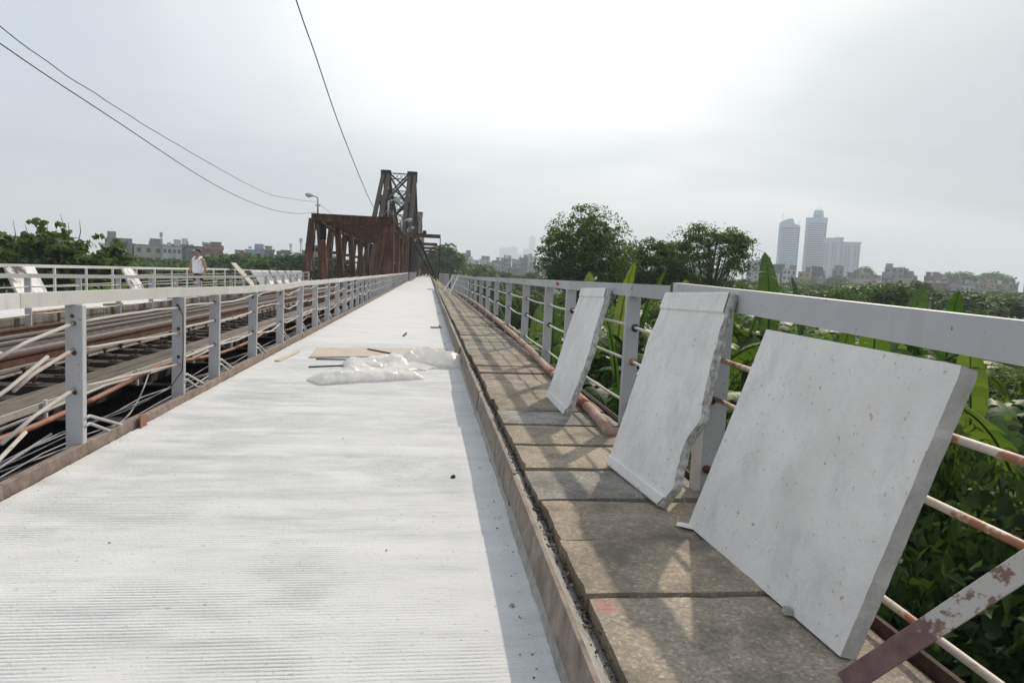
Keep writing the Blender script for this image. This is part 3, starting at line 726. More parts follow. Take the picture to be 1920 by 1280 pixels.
for k, (a, b_, r) in enumerate([((-2.30, 4.5, .18), (-3.2, 2.0, -.45), .008), ((-2.4, 9.2, -.02), (-3.1, 5.0, -.30), .008), ((-2.36, 8.0, .05), (-3.2, 4.6, -.42), .010), ((-2.45, 12, -.02), (-3.0, 7.0, -.35), .009), ((-2.35, 5.5, .0), (-3.3, 8.6, -.1), .008)]):
    pts = [Vector(a).lerp(Vector(b_), u/6)+Vector((0, 0, -.10*4*(u/6)*(1-u/6))) for u in range(7)]
    o = MB().tube(pts, r, 6).build('cable', 'cable_grey', None, True); tag(o, 'loose cable hanging slantwise across the dark gap beside the track', 'cable', 'loose slanting cables beside the track')

# ------------------------------------------------------------------ pipe along the footpath
pp = [(1.30, 4.55, .225), (1.335, 5.1, .235), (1.375, 6.2, .245), (1.385, 7.5, .25), (1.42, 9.0, .275), (1.43, 10.6, .30), (1.44, 13, .33), (1.455, 17, .365), (1.455, 21, .385), (1.44, 27, .37), (1.38, 34, .31), (1.32, 39, .28)]
pipe = thing('pipe', (1.4, 10, .2), 'long weathered brown pipe tied along the foot of the railing', 'pipe')
MB().tube(pp, .042, 12).build('pipe_run', 'pipe_brown', pipe, True)
for y in (6.9, 7.02, 9.6, 12.8, 15.1, 17.3, 19.6, 24.1):
    k = max(i for i in range(len(pp)) if pp[i][1] <= y); u = (y-pp[k][1])/(pp[k+1][1]-pp[k][1]); q = Vector(pp[k]).lerp(Vector(pp[k+1]), u)
    MB().tube([q+Vector((0, -.014, 0)), q+Vector((0, .014, 0))], .047, 12).build('band', 'band_dark', pipe, True)
    if y > 7.02 or y < 6.95: MB().tube([q+Vector((.0, 0, .03)), (RX-.03, y+.1, q.z+.04)], .008, 6).build('tie', 'band_dark', pipe, True)
for y in (5.6, 7.3):
    k = max(i for i in range(len(pp)) if pp[i][1] <= y); u = (y-pp[k][1])/(pp[k+1][1]-pp[k][1]); q = Vector(pp[k]).lerp(Vector(pp[k+1]), u)
    MB().tube([q+Vector((0, -.12, 0)), q+Vector((0, .12, .002))], .0455, 12).build('coupling', 'pipe_copper', pipe, True)
MB().tube([(1.50, 4.2, .20), (1.50, 8.5, .22), (1.52, 20, .26)], .012, 6).build('thin_line', 'band_dark', pipe, True)

# ------------------------------------------------------------------ white concrete boards leaning on the railing
def board(label, bf, bn, tf, tn, th, near_prof=None, far_prof=None, strips=(), nseg=40, cat='concrete board', group=None, mat='panel_white', edge='broken_concrete', seed=0, name='concrete_board', jag=.008, rough_=1.0):
    bf, bn, tf, tn = map(Vector, (bf, bn, tf, tn))
    nrm = (bn-bf).cross(tf-bf).normalized()
    if nrm.x > 0: nrm = -nrm
    P = lambda u, v: (bf.lerp(bn, u)).lerp(tf.lerp(tn, u), v)
    rg = random.Random(seed)
    def prof(tab, v, base, amp):
        o = base
        if tab: o += interp(tab, v)+amp*(mnoise.noise((v*14, seed, 1))+.6*mnoise.noise((v*37, seed, 4)))
        return o
    L = [(prof(far_prof, k/nseg, 0.0, jag), k/nseg) for k in range(nseg+1)]
    Rr = [(prof(near_prof, k/nseg, 1.0, jag*2.4), k/nseg) for k in range(nseg+1)]
    base = bf.lerp(bn, .5)
    root = thing(name, base, label, cat, group)
    face, rim = MB(), MB()
    nc = 6
    for side in (0, 1):
        vs = []
        for k in range(nseg+1):
            for c in range(nc+1):
                u = L[k][0]+(Rr[k][0]-L[k][0])*c/nc; q = P(u, k/nseg)-nrm*(th*side)
                if side == 0: q = q+nrm*(.0025*mnoise.noise((u*5, k/nseg*5, seed)))
                vs.append(q)
        fs = [(k*(nc+1)+c, k*(nc+1)+c+1, (k+1)*(nc+1)+c+1, (k+1)*(nc+1)+c) for k in range(nseg) for c in range(nc)]
        if side: fs = [tuple(reversed(q)) for q in fs]
        face.add(vs, fs)
    # bottom and top rims
    for v in (0.0, 1.0):
        k = 0 if v == 0 else nseg
        a_, b_ = P(L[k][0], v), P(Rr[k][0], v); face.add([a_, b_, b_-nrm*th, a_-nrm*th], [(0, 1, 2, 3) if v else (3, 2, 1, 0)])
    if not far_prof: face.add([q for k in range(nseg+1) for q in (P(L[k][0], k/nseg), P(L[k][0], k/nseg)-nrm*th)], [(2*k, 2*k+1, 2*k+3, 2*k+2) for k in range(nseg)])
    if not near_prof: face.add([q for k in range(nseg+1) for q in (P(Rr[k][0], k/nseg), P(Rr[k][0], k/nseg)-nrm*th)], [(2*k, 2*k+2, 2*k+3, 2*k+1) for k in range(nseg)])
    face.build('board', mat, root)
    for tab, E_, flip in ((far_prof, L, 0), (near_prof, Rr, 1)):
        if not tab: continue
        m_ = 4; vs = []
        for k in range(nseg+1):
            for c in range(m_+1):
                f_ = c/m_; inn = (0 if c in (0, m_) else rg.uniform(-.004, .016)*rough_)
                vs.append(P(E_[k][0]+(inn if flip else -inn), k/nseg)-nrm*th*f_)
        fs = [(k*(m_+1)+c, k*(m_+1)+c+1, (k+1)*(m_+1)+c+1, (k+1)*(m_+1)+c) for k in range(nseg) for c in range(m_)]
        if flip: fs = [tuple(reversed(q)) for q in fs]
        MB().add(vs, fs).build('broken_edge', edge, root)
    for v0, v1 in strips:
        n = 8; vs = []; 
        for k in range(n+1):
            for v, h in ((v0, .0), (v0+.008, .009), (v1-.004, .009), (v1, .0)):
                kk = min(nseg, int(v*nseg)); u = L[kk][0]+.003+(Rr[kk][0]-L[kk][0]-.006)*k/n
                vs.append(P(u, v)+nrm*(h+.0005+.0015*mnoise.noise((u*9, v*9, seed))))
        fs = [(k*4+c, (k+1)*4+c, (k+1)*4+c+1, k*4+c+1) for k in range(n) for c in range(3)]
        MB().add(vs, fs).build('rim_strip', mat, root)
    return root
board('large square white concrete board with rust specks, nearest on the footpath', (1.21, 2.884, .203), (1.266, 1.81, .203), (1.47, 2.81, 1.112), (1.47, 1.70, 1.106), .058, [(0, 0), (.97, .0), (1, -.006)], [(0, 0), (1, .0)], seed=3, edge='panel_side', jag=.0012, rough_=.08)
board('white concrete board with a crumbling side, second along the footpath', (1.089, 3.854, .203), (1.157, 3.133, .203), (1.44, 4.01, 1.233), (1.44, 3.126, 1.261), .045,
      [(0, 0), (.05, .05), (.12, .10), (.25, .07), (.33, .05), (.36, .09), (.41, .15), (.5, .11), (.7, .05), (.9, .02), (1, 0)], [(0, 0), (.6, -.02), (.72, -.05), (.82, -.01), (1, 0)], ((0.0, .055), (.90, 1.0)), seed=5)
board('narrow white concrete board with a broken side, third along the footpath', (1.106, 6.044, .203), (1.108, 5.238, .203), (1.445, 6.32, 1.201), (1.445, 5.43, 1.224), .048,
      [(0, 0), (.1, .05), (.3, .10), (.5, .13), (.7, .06), (.85, .06), (1, 0)], [(0, 0), (.3, -.03), (.55, -.06), (1, 0)], ((0.0, .06), (.92, 1.0)), seed=8)
board('thin white board tilted against the distant railing, nearer of two', (1.02, 33.6, .2), (1.02, 33.2, .2), (1.47, 34.2, 1.15), (1.47, 33.7, 1.15), .05, seed=9, nseg=8)
board('thin white board tilted against the distant railing, farther of two', (.84, 38.6, .2), (.84, 38.1, .2), (1.44, 39.6, 1.1), (1.44, 39.0, 1.1), .05, seed=10, nseg=8)
board('white concrete board stained black, leaning on the opposite railing at the photo edge', (-9.42, 18.55, .0), (-9.42, 17.35, .0), (-9.93, 18.7, .92), (-9.93, 17.5, .92), .06, [(0, 0), (.5, .05), (1, 0)], seed=14, nseg=14, mat='panel_stained')
board('narrow cracked white board leaning on the opposite railing', (-9.40, 24.45, .0), (-9.40, 23.55, .0), (-9.93, 24.5, .90), (-9.93, 23.7, .90), .06, [(0, 0), (.4, .12), (1, 0)], seed=15, nseg=14, mat='panel_stained')
rnd = random.Random(2)
for k in range(8):
    y = 40.2+k*2.25; w = rnd.uniform(1.5, 1.9)
    board('white concrete board in the row leaning on the far railing before the rusty truss', (-9.35, y+w, .0), (-9.35, y, .0), (-9.93, y+w+rnd.uniform(-.1, .3), .80), (-9.93, y+rnd.uniform(-.1, .2), .80), .06, seed=30+k, nseg=6, group='row of boards on the far railing')
board('tan plywood sheet tilted across the opposite roadway', (-8.75, 36.9, .0), (-8.75, 35.9, .0), (-9.95, 37.2, 1.22), (-9.95, 36.3, 1.22), .03, seed=50, nseg=6, cat='plywood', mat='plywood', name='plywood_sheet')
# white plaster scrap at the foot of the big board
tag(MB().hexa([(1.15, 2.875, .205), (1.22, 2.82, .205), (1.235, 2.87, .205), (1.17, 2.915, .205), (1.165, 2.878, .212), (1.21, 2.84, .216), (1.222, 2.865, .214), (1.178, 2.902, .211)]).build('plaster_scrap', 'panel_white'), 'white plaster scrap at the foot of the large square board', 'scrap')
tag(MB().hexa([(1.225, 2.06, .205), (1.25, 2.05, .205), (1.255, 2.08, .205), (1.23, 2.09, .205), (1.23, 2.062, .228), (1.247, 2.055, .225), (1.25, 2.075, .228), (1.233, 2.083, .226)]).build('concrete_crumb', 'pebble'), 'grey concrete crumb beside the bottom edge of the large board', 'crumb')

# ------------------------------------------------------------------ things lying on the roadway
o = MB().hexa([(-1.62, 9.80, .004), (.30, 10.40, .004), (.36, 11.36, .004), (-1.70, 10.98, .004), (-1.62, 9.80, .022), (.30, 10.40, .022), (.36, 11.36, .022), (-1.70, 10.98, .022)]).build('plywood_sheet', 'plywood', bevel=.003)
tag(o, 'flat worn plywood sheet lying on the roadway behind the plastic', 'plywood')
gx = np.linspace(-1.32, .56, 230); gy = np.linspace(7.55, 10.35, 250); X, Y = np.meshgrid(gx, gy)
def lump(ax, ay, bx_, by_, w, h, seed):
    d = np.array([bx_-ax, by_-ay]); L = np.hypot(*d); d = d/L
    s = ((X-ax)*d[0]+(Y-ay)*d[1])/L; q = -(X-ax)*d[1]+(Y-ay)*d[0]
    q = q+.10*(fbm(X*3.2, Y*3.2, seed)-.5); sw = w*(.55+.9*fbm(s*3.1, s*0+seed, seed+3))
    e = np.clip(1-np.abs(q/sw)**2.2, 0, 1)**.55*np.clip(1-np.abs((s-.5)/.5)**6, 0, 1)
    return e*h*(.6+.7*fbm(s*4, q*6, seed+9))
Hh = np.maximum.reduce([lump(-1.25, 7.72, -.10, 8.42, .27, .15, 1), lump(-1.05, 8.95, -.20, 9.15, .32, .14, 4), lump(-.85, 9.35, -.10, 9.45, .24, .13, 6), lump(-.32, 9.60, .55, 9.36, .32, .25, 8), lump(-.45, 8.75, .0, 9.3, .24, .06, 11)])
wr = (np.abs(fbm(X*5+Y*2, Y*7-X*2, 15)-.5)+.6*np.abs(fbm(X*12, Y*9, 19)-.5))
rid = (1-np.abs(2*fbm(X*1.7+Y*.9, Y*2.6-X*1.1, 15, 2)-1))**5+.22*(1-np.abs(2*fbm(X*4+1.5*Y, Y*5-X*2, 19, 2)-1))**5
Zp = Hh*(.80+.22*rid)+.012*rid*np.clip(Hh/.05, 0, 1)+.004
keep = Hh > .006
idx = np.arange(X.size).reshape(X.shape); Fq = np.stack([idx[:-1, :-1], idx[:-1, 1:], idx[1:, 1:], idx[1:, :-1]], -1).reshape(-1, 4)
kf = keep.ravel()[Fq].all(1); Fq = Fq[kf]
used = np.unique(Fq); re_i = np.zeros(X.size, int); re_i[used] = np.arange(len(used))
V = np.stack([X, Y, Zp], -1).reshape(-1, 3)[used]-np.array([-.4, 9, 0])
o = link('plastic_sheet', np_mesh('plastic_sheet', V, re_i[Fq], 'plastic_sheet', True), None, (-.4, 9, 0)); tag(o, 'crumpled translucent white plastic sheet heaped on the roadway', 'plastic sheet')
for a, b_, r, lab in [((-1.47, 8.86, .012), (-.95, 9.14, .012), .010, 'dark rod poking out under the plastic, nearer of two'), ((-1.50, 9.62, .014), (-.85, 9.68, .014), .010, 'dark rod poking out under the plastic, farther of two'),
                      ((-.90, 10.84, .034), (-.46, 10.27, .034), .011, 'short dark rod lying on the flat plywood')]:
    tag(MB().tube([a, b_], r, 7).build('steel_rod', 'dark_steel', None, True), lab, 'rod')
tag(MB().bar((-1.96, 9.34, .012), (-1.90, 10.45, .012), .07, .02).build('wood_slat', 'bamboo', bevel=.003), 'pale wooden slat lying beside the rusty kerb', 'slat')
tag(MB().tube([(-.44, 13.4, .012), (-.40, 14.0, .02)], .016, 6).build('stick', 'dark_steel', None, True), 'small dark stick lying beyond the plywood', 'stick')
tag(MB().bar((.05, 47.2, .03), (.46, 47.5, .03), .25, .03).build('loose_plank', 'timber_grey', bevel=.004), 'dark plank lying on the distant roadway', 'plank')
tag(MB().bar((.10, 15.6, .02), (.34, 15.68, .02), .10, .02).build('loose_plank', 'timber_grey', bevel=.004), 'small dark offcut on the roadway beyond the plastic', 'plank')
rnd = random.Random(41)
for k, (x, y, s) in enumerate([(.20, 4.24, .018), (.30, 16.2, .03), (.36, 21, .035), (.34, 12.2, .018), (-.15, 3.1, .006), (.37, 2.55, .012), (-1.4, 3.2, .006), (.42, 28, .04), (.38, 33, .04), (-.8, 2.6, .005), (-.6, 5.2, .007)]):
    b = MB(); q = []
    for i in range(8):
        a = i*pi/4; q.append((x+s*cos(a)*rnd.uniform(.7, 1.2), y+s*sin(a)*rnd.uniform(.8, 1.4), .002))
    for i in range(8):
        a = i*pi/4; q.append((x+s*.6*cos(a)*rnd.uniform(.6, 1.2), y+s*.6*sin(a)*rnd.uniform(.8, 1.2), s*rnd.uniform(.6, 1.0)))
    b.add(q, [(i, (i+1) % 8, 8+(i+1) % 8, 8+i) for i in range(8)]+[tuple(range(8, 16))])
    tag(b.build('stone', 'pebble' if k else 'dark_steel'), 'small loose stone lying on the white roadway', 'stone', 'loose stones on the roadway')

# ------------------------------------------------------------------ rusty span over the track
ts = thing('rusted_girder_span', (-4.8, 60, -.3), 'low rust brown girder span with splayed columns and cross beams over the track', 'girder span')
RY = [44.5, 53.0, 61.4, 69.3, 76.5]; XA, XB = -7.05, -2.55
for x in (XA, XB):
    for i, y in enumerate(RY):
        b = MB()
        legs = ((-.62, -.22), (.62, .20)) if x == XA else ((.10, .12), (-1.05, -.22))
        for x0_, x1_ in legs:
            b.bar((x+x0_, y, -.3), (x+x1_, y, 4.2), .48, .70, (0, 1, 0), .42, .50)
            b.bar((x+x0_*.98, y-.33, -.3), (x+x1_*.98, y-.22, 4.2), .10, .05, (0, 1, 0))
        for z in (.9, 2.3):
            u = (z+.3)/4.5; xa_, xb_ = [q[0]+(q[1]-q[0])*u for q in legs]; b.bar((x+xa_, y, z), (x+xb_, y, z), .10, .22, (0, 0, 1))
        xa_, xb_ = sorted(q[1] for q in legs); b.box(x+xa_-.2, x+xb_+.2, y-.22, y+.22, 3.5, 4.2)
        co = b.build('column', 'rust_truss', ts)
        for x0_, x1_ in legs: MB().bar((x+x0_, y, -.4), (x+x0_+(x1_-x0_)*.16, y, .40), .47, .70, (0, 1, 0)).build('footing', 'stained_wall', co)
        if i < 4:
            y2 = RY[i+1]
            MB().bar((x, y+.3, 1.75), (x, y2-.3, 1.75), .12, .16).build('tie_rail', 'rust_truss', ts)
    for a0, a1 in zip(RY, RY[1:]+[79.5]):
        b = MB().box(x-.03, x+.03, a0-.28, a1-.32, 3.98, 4.42).box(x-.20, x+.20, a0-.28, a1-.32, 4.42, 4.47).box(x-.20, x+.20, a0-.28, a1-.32, 3.93, 3.98)
        be = b.build('top_beam', 'rust_truss', ts)
        n = 4
        for k in range(n):
            yy_ = a0+.4+(a1-a0-1.0)*k/(n-1); s = 1 if x < -5 else -1
            MB().add([(x+s*.035, yy_, 4.38), (x+s*.035, yy_+.9, 4.38), (x+s*.035, yy_+.9, 4.05), (x+s*.035, yy_+.45, 3.86), (x+s*.045, yy_, 4.38), (x+s*.045, yy_+.9, 4.38), (x+s*.045, yy_+.9, 4.05), (x+s*.045, yy_+.45, 3.86)],
                     [(0, 1, 2, 3), (7, 6, 5, 4), (0, 4, 5, 1), (1, 5, 6, 2), (2, 6, 7, 3), (3, 7, 4, 0)]).build('web_plate', 'cream_paint_peel', be)
for y in np.arange(44.1, 79, 2.15):
    b = MB().box(XA-.25, XB+.25, y-.02, y+.02, 4.08, 4.46).box(XA-.25, XB+.25, y-.16, y+.16, 4.475, 4.50).box(XA-.25, XB+.25, y-.16, y+.16, 4.05, 4.075)
    b.build('cross_beam', 'rust_truss', ts)
# lighting hoop wires and a signal box on the first column
MB().box(XA+.22, XA+.62, 44.2, 44.6, 2.9, 3.9).build('junction_box', 'dark_truss', ts, bevel=.05)
MB().tube([(XA-.05, 44.0, 4.0), (XA+.1, 43.6, 3.0), (XA+.05, 43.7, 1.6), (XA, 43.7, .9), (XA-.12, 43.75, 1.0), (XA-.1, 43.7, 1.6)], .018, 5).build('hanging_cable', 'cable_grey', ts, True)
MB().tube([(XA+.15, 52.3, 4.0), (XA-.1, 52.2, 2.9), (XA+.1, 52.2, 1.5), (XA, 52.2, .8)], .018, 5).build('hanging_cable', 'cable_grey', ts, True)

# ------------------------------------------------------------------ big cantilever truss
def heavy(parent, a, b_, w, h, slot=.24, nm='end_post', up=(0, 0, 1)):
    a, b_ = Vector(a), Vector(b_); m = MB(); ww = (w-slot)/2
    for s in (-1, 1): m.bar(a+Vector((s*(ww+slot)/2, 0, 0)), b_+Vector((s*(ww+slot)/2, 0, 0)), ww, h, up)
    n = max(2, int((b_-a).length/9))
    for k in range(n+1):
        u = k/n; d = (b_-a).normalized(); c = a.lerp(b_, u); m.bar(c-d*.9, c+d*.9, w*.98, h*.8, up)
    return m.build(nm, 'dark_truss', parent)
def lattice(m, a, b_, h, n):
    a, b_ = Vector(a), Vector(b_); up = Vector((0, 0, h))
    m.bar(a, b_, .16, .14); m.bar(a+up, b_+up, .16, .14)
    for k in range(n):
        p0, p1 = a.lerp(b_, k/n), a.lerp(b_, (k+1)/n); m.bar(p0, p1+up, .06, .08, (0, 1, 0)); m.bar(p0+up, p1, .06, .08, (0, 1, 0))
TXA, TXB = -7.0, -2.95
def big_span(label, y_in, z_in, y_ap, z_ap, y_out, z_out, end=False):
    t_ = thing('truss_span', (-5, (y_in+y_out)/2, -.3), label, 'bridge truss')
    zc = lambda y: z_in+(z_ap-z_in)*(y-y_in)/(y_ap-y_in) if y <= y_ap else z_ap+(z_out-z_ap)*(y-y_ap)/(y_out-y_ap)
    n1 = max(4, int(round((y_ap-y_in)/7.6))); n2 = max(4, int(round((y_out-y_ap)/8.4)))
    ny_ = [y_in+(y_ap-y_in)*k/n1 for k in range(n1+1)]+[y_ap+(y_out-y_ap)*k/n2 for k in range(1, n2+1)]
    for x in (TXA, TXB):
        heavy(t_, (x, y_in, z_in), (x, y_ap, z_ap), 1.35, .7, .30, 'end_post' if end else 'chord')
        heavy(t_, (x, y_ap+.3, z_ap-.1), (x, y_out, z_out), 1.15, .7, .2, 'chord')
        MB().box(x-.55, x+.55, y_in-.5, y_out, -.8, .25).build('bottom_chord', 'dark_truss', t_)
        MB().box(x-.78, x+.78, y_ap-.75, y_ap+.75, z_ap-1.1, z_ap+.42).build('apex_plate', 'dark_truss', t_)
        for k, y in enumerate(ny_[1:-1]):
            if zc(y) > 2.5: MB().bar((x, y, .25), (x, y, zc(y)-.3), .62, .5 if abs(y-y_ap) > .1 else .9, (0, 1, 0)).build('vertical', 'dark_truss', t_)
        for k in range(len(ny_)-1):
            a0, a1 = ny_[k], ny_[k+1]
            if max(zc(a0), zc(a1)) < 3: continue
            if a1 <= y_ap+.1: MB().bar((x, a0, .2), (x, a1, zc(a1)-.4), .5, .36, (1, 0, 0)).build('diagonal', 'dark_truss', t_)
            else:
                MB().bar((x, a0, zc(a0)-.4), (x, a1, .2), .5, .36, (1, 0, 0)).build('diagonal', 'dark_truss', t_)
                MB().bar((x, a0, .2), (x, a1, zc(a1)-.4), .24, .2, (1, 0, 0)).build('diagonal', 'dark_truss', t_)
    # sway bracing between the two planes
    xa, xb = TXA+.75, TXB-.75
    def P(y, x, dz=0): return (x, y, zc(y)+dz)
    m = MB(); lattice(m, (xa, y_ap, z_ap-.75), (xb, y_ap, z_ap-.75), .85, 4); m.build('portal_lattice', 'dark_truss', t_)
    ups = [y for y in (y_in+(y_ap-y_in)*q for q in (.36, .68, 1.0)) if zc(y) > 5.0]
    for k in range(len(ups)-1):
        a0, a1 = ups[k], ups[k+1]
        MB().bar(P(a0, xa, -.1), P(a1, xb, -.6), .26, .20).build('sway_brace', 'dark_truss', t_); MB().bar(P(a0, xb, -.1), P(a1, xa, -.6), .26, .20).build('sway_brace', 'dark_truss', t_)
        m = MB(); lattice(m, P(a0, xa, -.3), P(a0, xb, -.3), .6, 5); m.build('strut_lattice', 'dark_truss', t_)
    for y in [y for y in ny_ if y > y_ap+.1 and zc(y) > 5.6]:
        m = MB(); lattice(m, P(y, xa, -1.4), P(y, xb, -1.4), 1.1, 5); m.build('strut_lattice', 'dark_truss', t_)
    for a0, a1 in zip(ny_, ny_[1:]):
        if a0 >= y_ap-.1 and zc(a1) > 5.6:
            MB().bar(P(a0, xa, -.1), P(a1, xb, -.1), .2, .16).build('top_lateral', 'dark_truss', t_); MB().bar(P(a0, xb, -.1), P(a1, xa, -.1), .2, .16).build('top_lateral', 'dark_truss', t_)
    if end:
        yq = y_in+(6.0-z_in)/(z_ap-z_in)*(y_ap-y_in); MB().box(xa, xb, yq-.25, yq+.25, 5.7, 6.6).build('portal_beam', 'dark_truss', t_)
    return t_
big_span('tall dark steel truss tower rising behind the rusty girder span', 79.5, .6, 110, 16.0, 160, 8.0, True)
big_span('second dark truss tower along the bridge behind the first', 160.3, 8.0, 210, 18.2, 260, 8.0)
big_span('farthest dark truss tower hidden down the bridge', 260.3, 8.0, 310, 17.5, 400, 3.0)
# steel sheets closing the side of the truss towards the road
for k in range(10):
    y = 80+k*7.5
    b = MB()
    for q in range(3): b.bar((-2.12, y+q*2.5, -.3), (-2.12, y+q*2.5, 5.2+.5*sin(k*2+q)), .28, .5, (0, 1, 0))
    tag(b.build('truss_hanger', 'dark_truss'), 'dark vertical hangers along the road side of the truss', 'hanger', 'truss hangers beside the road')

def gantry(y, xr, z, h, label, full, grp=None):
    g_ = thing('gantry', (xr, y, .0), label, 'gantry', grp)
    b = MB().box(-2.5, xr, y-.02, y+.02, z-h, z).box(-2.5, xr, y-.13, y+.13, z, z+.03).box(-2.5, xr, y-.13, y+.13, z-h-.03, z-h); b.build('beam', 'rust_truss', g_)
    if full: MB().bar((xr-.05, y, .1), (xr-.02, y, z-h-.03), .10, .10, (0, 1, 0)).build('pole', 'dark_truss', g_)
    MB().bar((xr-.25, y+.2, .1), (-1.25 if full else -1.9, y+.2, z-h-.03), .20, .20, (0, 1, 0)).build('diagonal', 'dark_truss', g_)
    return g_
gantry(78.2, 1.25, 5.33, .36, 'rusty gantry beam reaching over the roadway with a thin pole', True)
for k, y in enumerate((94, 110, 128, 150, 175, 205, 240)):
    gantry(y, 1.1, 5.0, .35, 'dark bracket frame over the distant roadway beyond the gantry', False, 'bracket frames down the bridge')
# far railing on the left past the truss
rg2 = thing('railing', (-2.0, 95, 0), 'short distant grey railing beside the dark truss', 'railing')
for k in range(16): post(rg2, -2.05, 78.5+k*2.4, -.1, .98, 'grey_paint', .25, .08)
MB().bar((-2.05, 78, 1.0), (-2.05, 116, 1.0), .05, .08).build('top_rail', 'grey_paint', rg2)

# ------------------------------------------------------------------ street lamps
def lamp(x, y, z0, zt, dx, label, s=1.0):
    L_ = thing('street_lamp', (x, y, z0), label, 'street lamp')
    MB().tube([(x, y, z0), (x, y, zt)], .065*s, 8).build('pole', 'galvanised', L_, True)
    MB().bar((x-.18*s, y, zt-.62*s), (x+.18*s, y, zt-.62*s), .05, .05).build('bracket', 'dark_truss', L_)
    MB().tube([(x, y, zt-.06*s), (x+dx*.18*s, y, zt+.02*s), (x+dx*.38*s, y, zt+.08*s)], .045*s, 7).build('arm', 'galvanised', L_, True)
    pts = [(x+dx*(.34+.1*k)*s, y, zt+(.085+.012*k)*s) for k in range(7)]
    hd = MB().tube(pts, [.05*s, .10*s, .135*s, .15*s, .145*s, .12*s, .05*s], 10).build('head', 'galvanised', L_, True)
    MB().tube([(x+dx*(.50+.1*k)*s, y, zt+(.03+.012*k)*s) for k in range(5)], [.04*s, .11*s, .125*s, .11*s, .04*s], 10).build('lens', 'lamp_glass', hd, True)
    return L_
lamp(-6.95, 44.3, 4.5, 5.52, -1, 'street lamp on the far corner of the rusty span, facing left', .82)
lamp(-2.62, 44.3, 4.5, 5.55, 1, 'street lamp on the near corner of the rusty span before the tower', .82)
lamp(-2.55, 64.0, 4.5, 5.7, 1, 'street lamp halfway along the rusty span roof')
lamp(-2.45, 78.6, 5.4, 5.9, 1, 'small lamp on top of the gantry beam', .8)
lamp(-2.0, 98, 4.6, 5.6, 1, 'lamp down the bridge beyond the gantry')
tag(MB().box(-.75, -.35, 78.3, 78.5, 5.38, 5.75).build('signal_box', 'dark_truss', bevel=.02), 'small box on the gantry beam beside the tower', 'box')

# ------------------------------------------------------------------ overhead wires
def wire(pts, r, mat, label, wob=0.0, seed=0):
    rg = random.Random(seed); P = [Vector(p_) for p_ in pts]; out = []
    for i in range(len(P)-1):
        p0 = P[max(i-1, 0)]; p1 = P[i]; p2 = P[i+1]; p3 = P[min(i+2, len(P)-1)]
        for k in range(10):
            u = k/10
            q = .5*((2*p1)+(p2-p0)*u+(2*p0-5*p1+4*p2-p3)*u*u+(3*p1-p0-3*p2+p3)*u**3)
            out.append(q+Vector((0, 0, wob*mnoise.noise((q.y*.8, seed, 0)))))
    out.append(P[-1])
    return tag(MB().tube(out, r, 5).build('overhead_wire', mat, None, True), label, 'wire')
wire([(-7, -5, 7.2), (-7, 2, 6.3), (-7, 7, 5.55), (-7, 12.43, 4.91), (-7, 16.13, 4.61), (-7, 23.54, 4.36), (-7, 30.92, 4.29), (-7, 38, 4.72), (-6.95, 44.3, 5.22)], .009, 'cable_black', 'upper of two dark wires sagging to the far lamp', .05, 3)
wire([(-7, -5, 6.9), (-7, 2, 6.0), (-7, 7, 5.25), (-7, 12.42, 4.64), (-7, 16.12, 4.33), (-7, 23.54, 3.77), (-7, 30.94, 3.66), (-7, 38, 4.0), (-6.95, 44.3, 4.62)], .011, 'cable_black', 'lower of two dark wires sagging to the far lamp')
wire([(-2.3, 1, 7.6), (-2.3, 6, 6.65), (-2.3, 12.08, 5.62), (-2.3, 13.97, 5.35), (-2.3, 18.15, 4.72), (-2.3, 26.13, 3.92), (-2.35, 31, 3.80), (-2.4, 35.35, 3.97), (-2.5, 40, 4.5), (-2.6, 44.2, 5.2)], .011, 'cable_black', 'single dark wire dropping from the top of the view to the near lamp')
wire([(-6.9, 44.4, 5.1), (-6.4, 48, 4.7), (-6.0, 52, 4.55)], .010, 'cable_black', 'short wire from the far lamp back to the span roof')

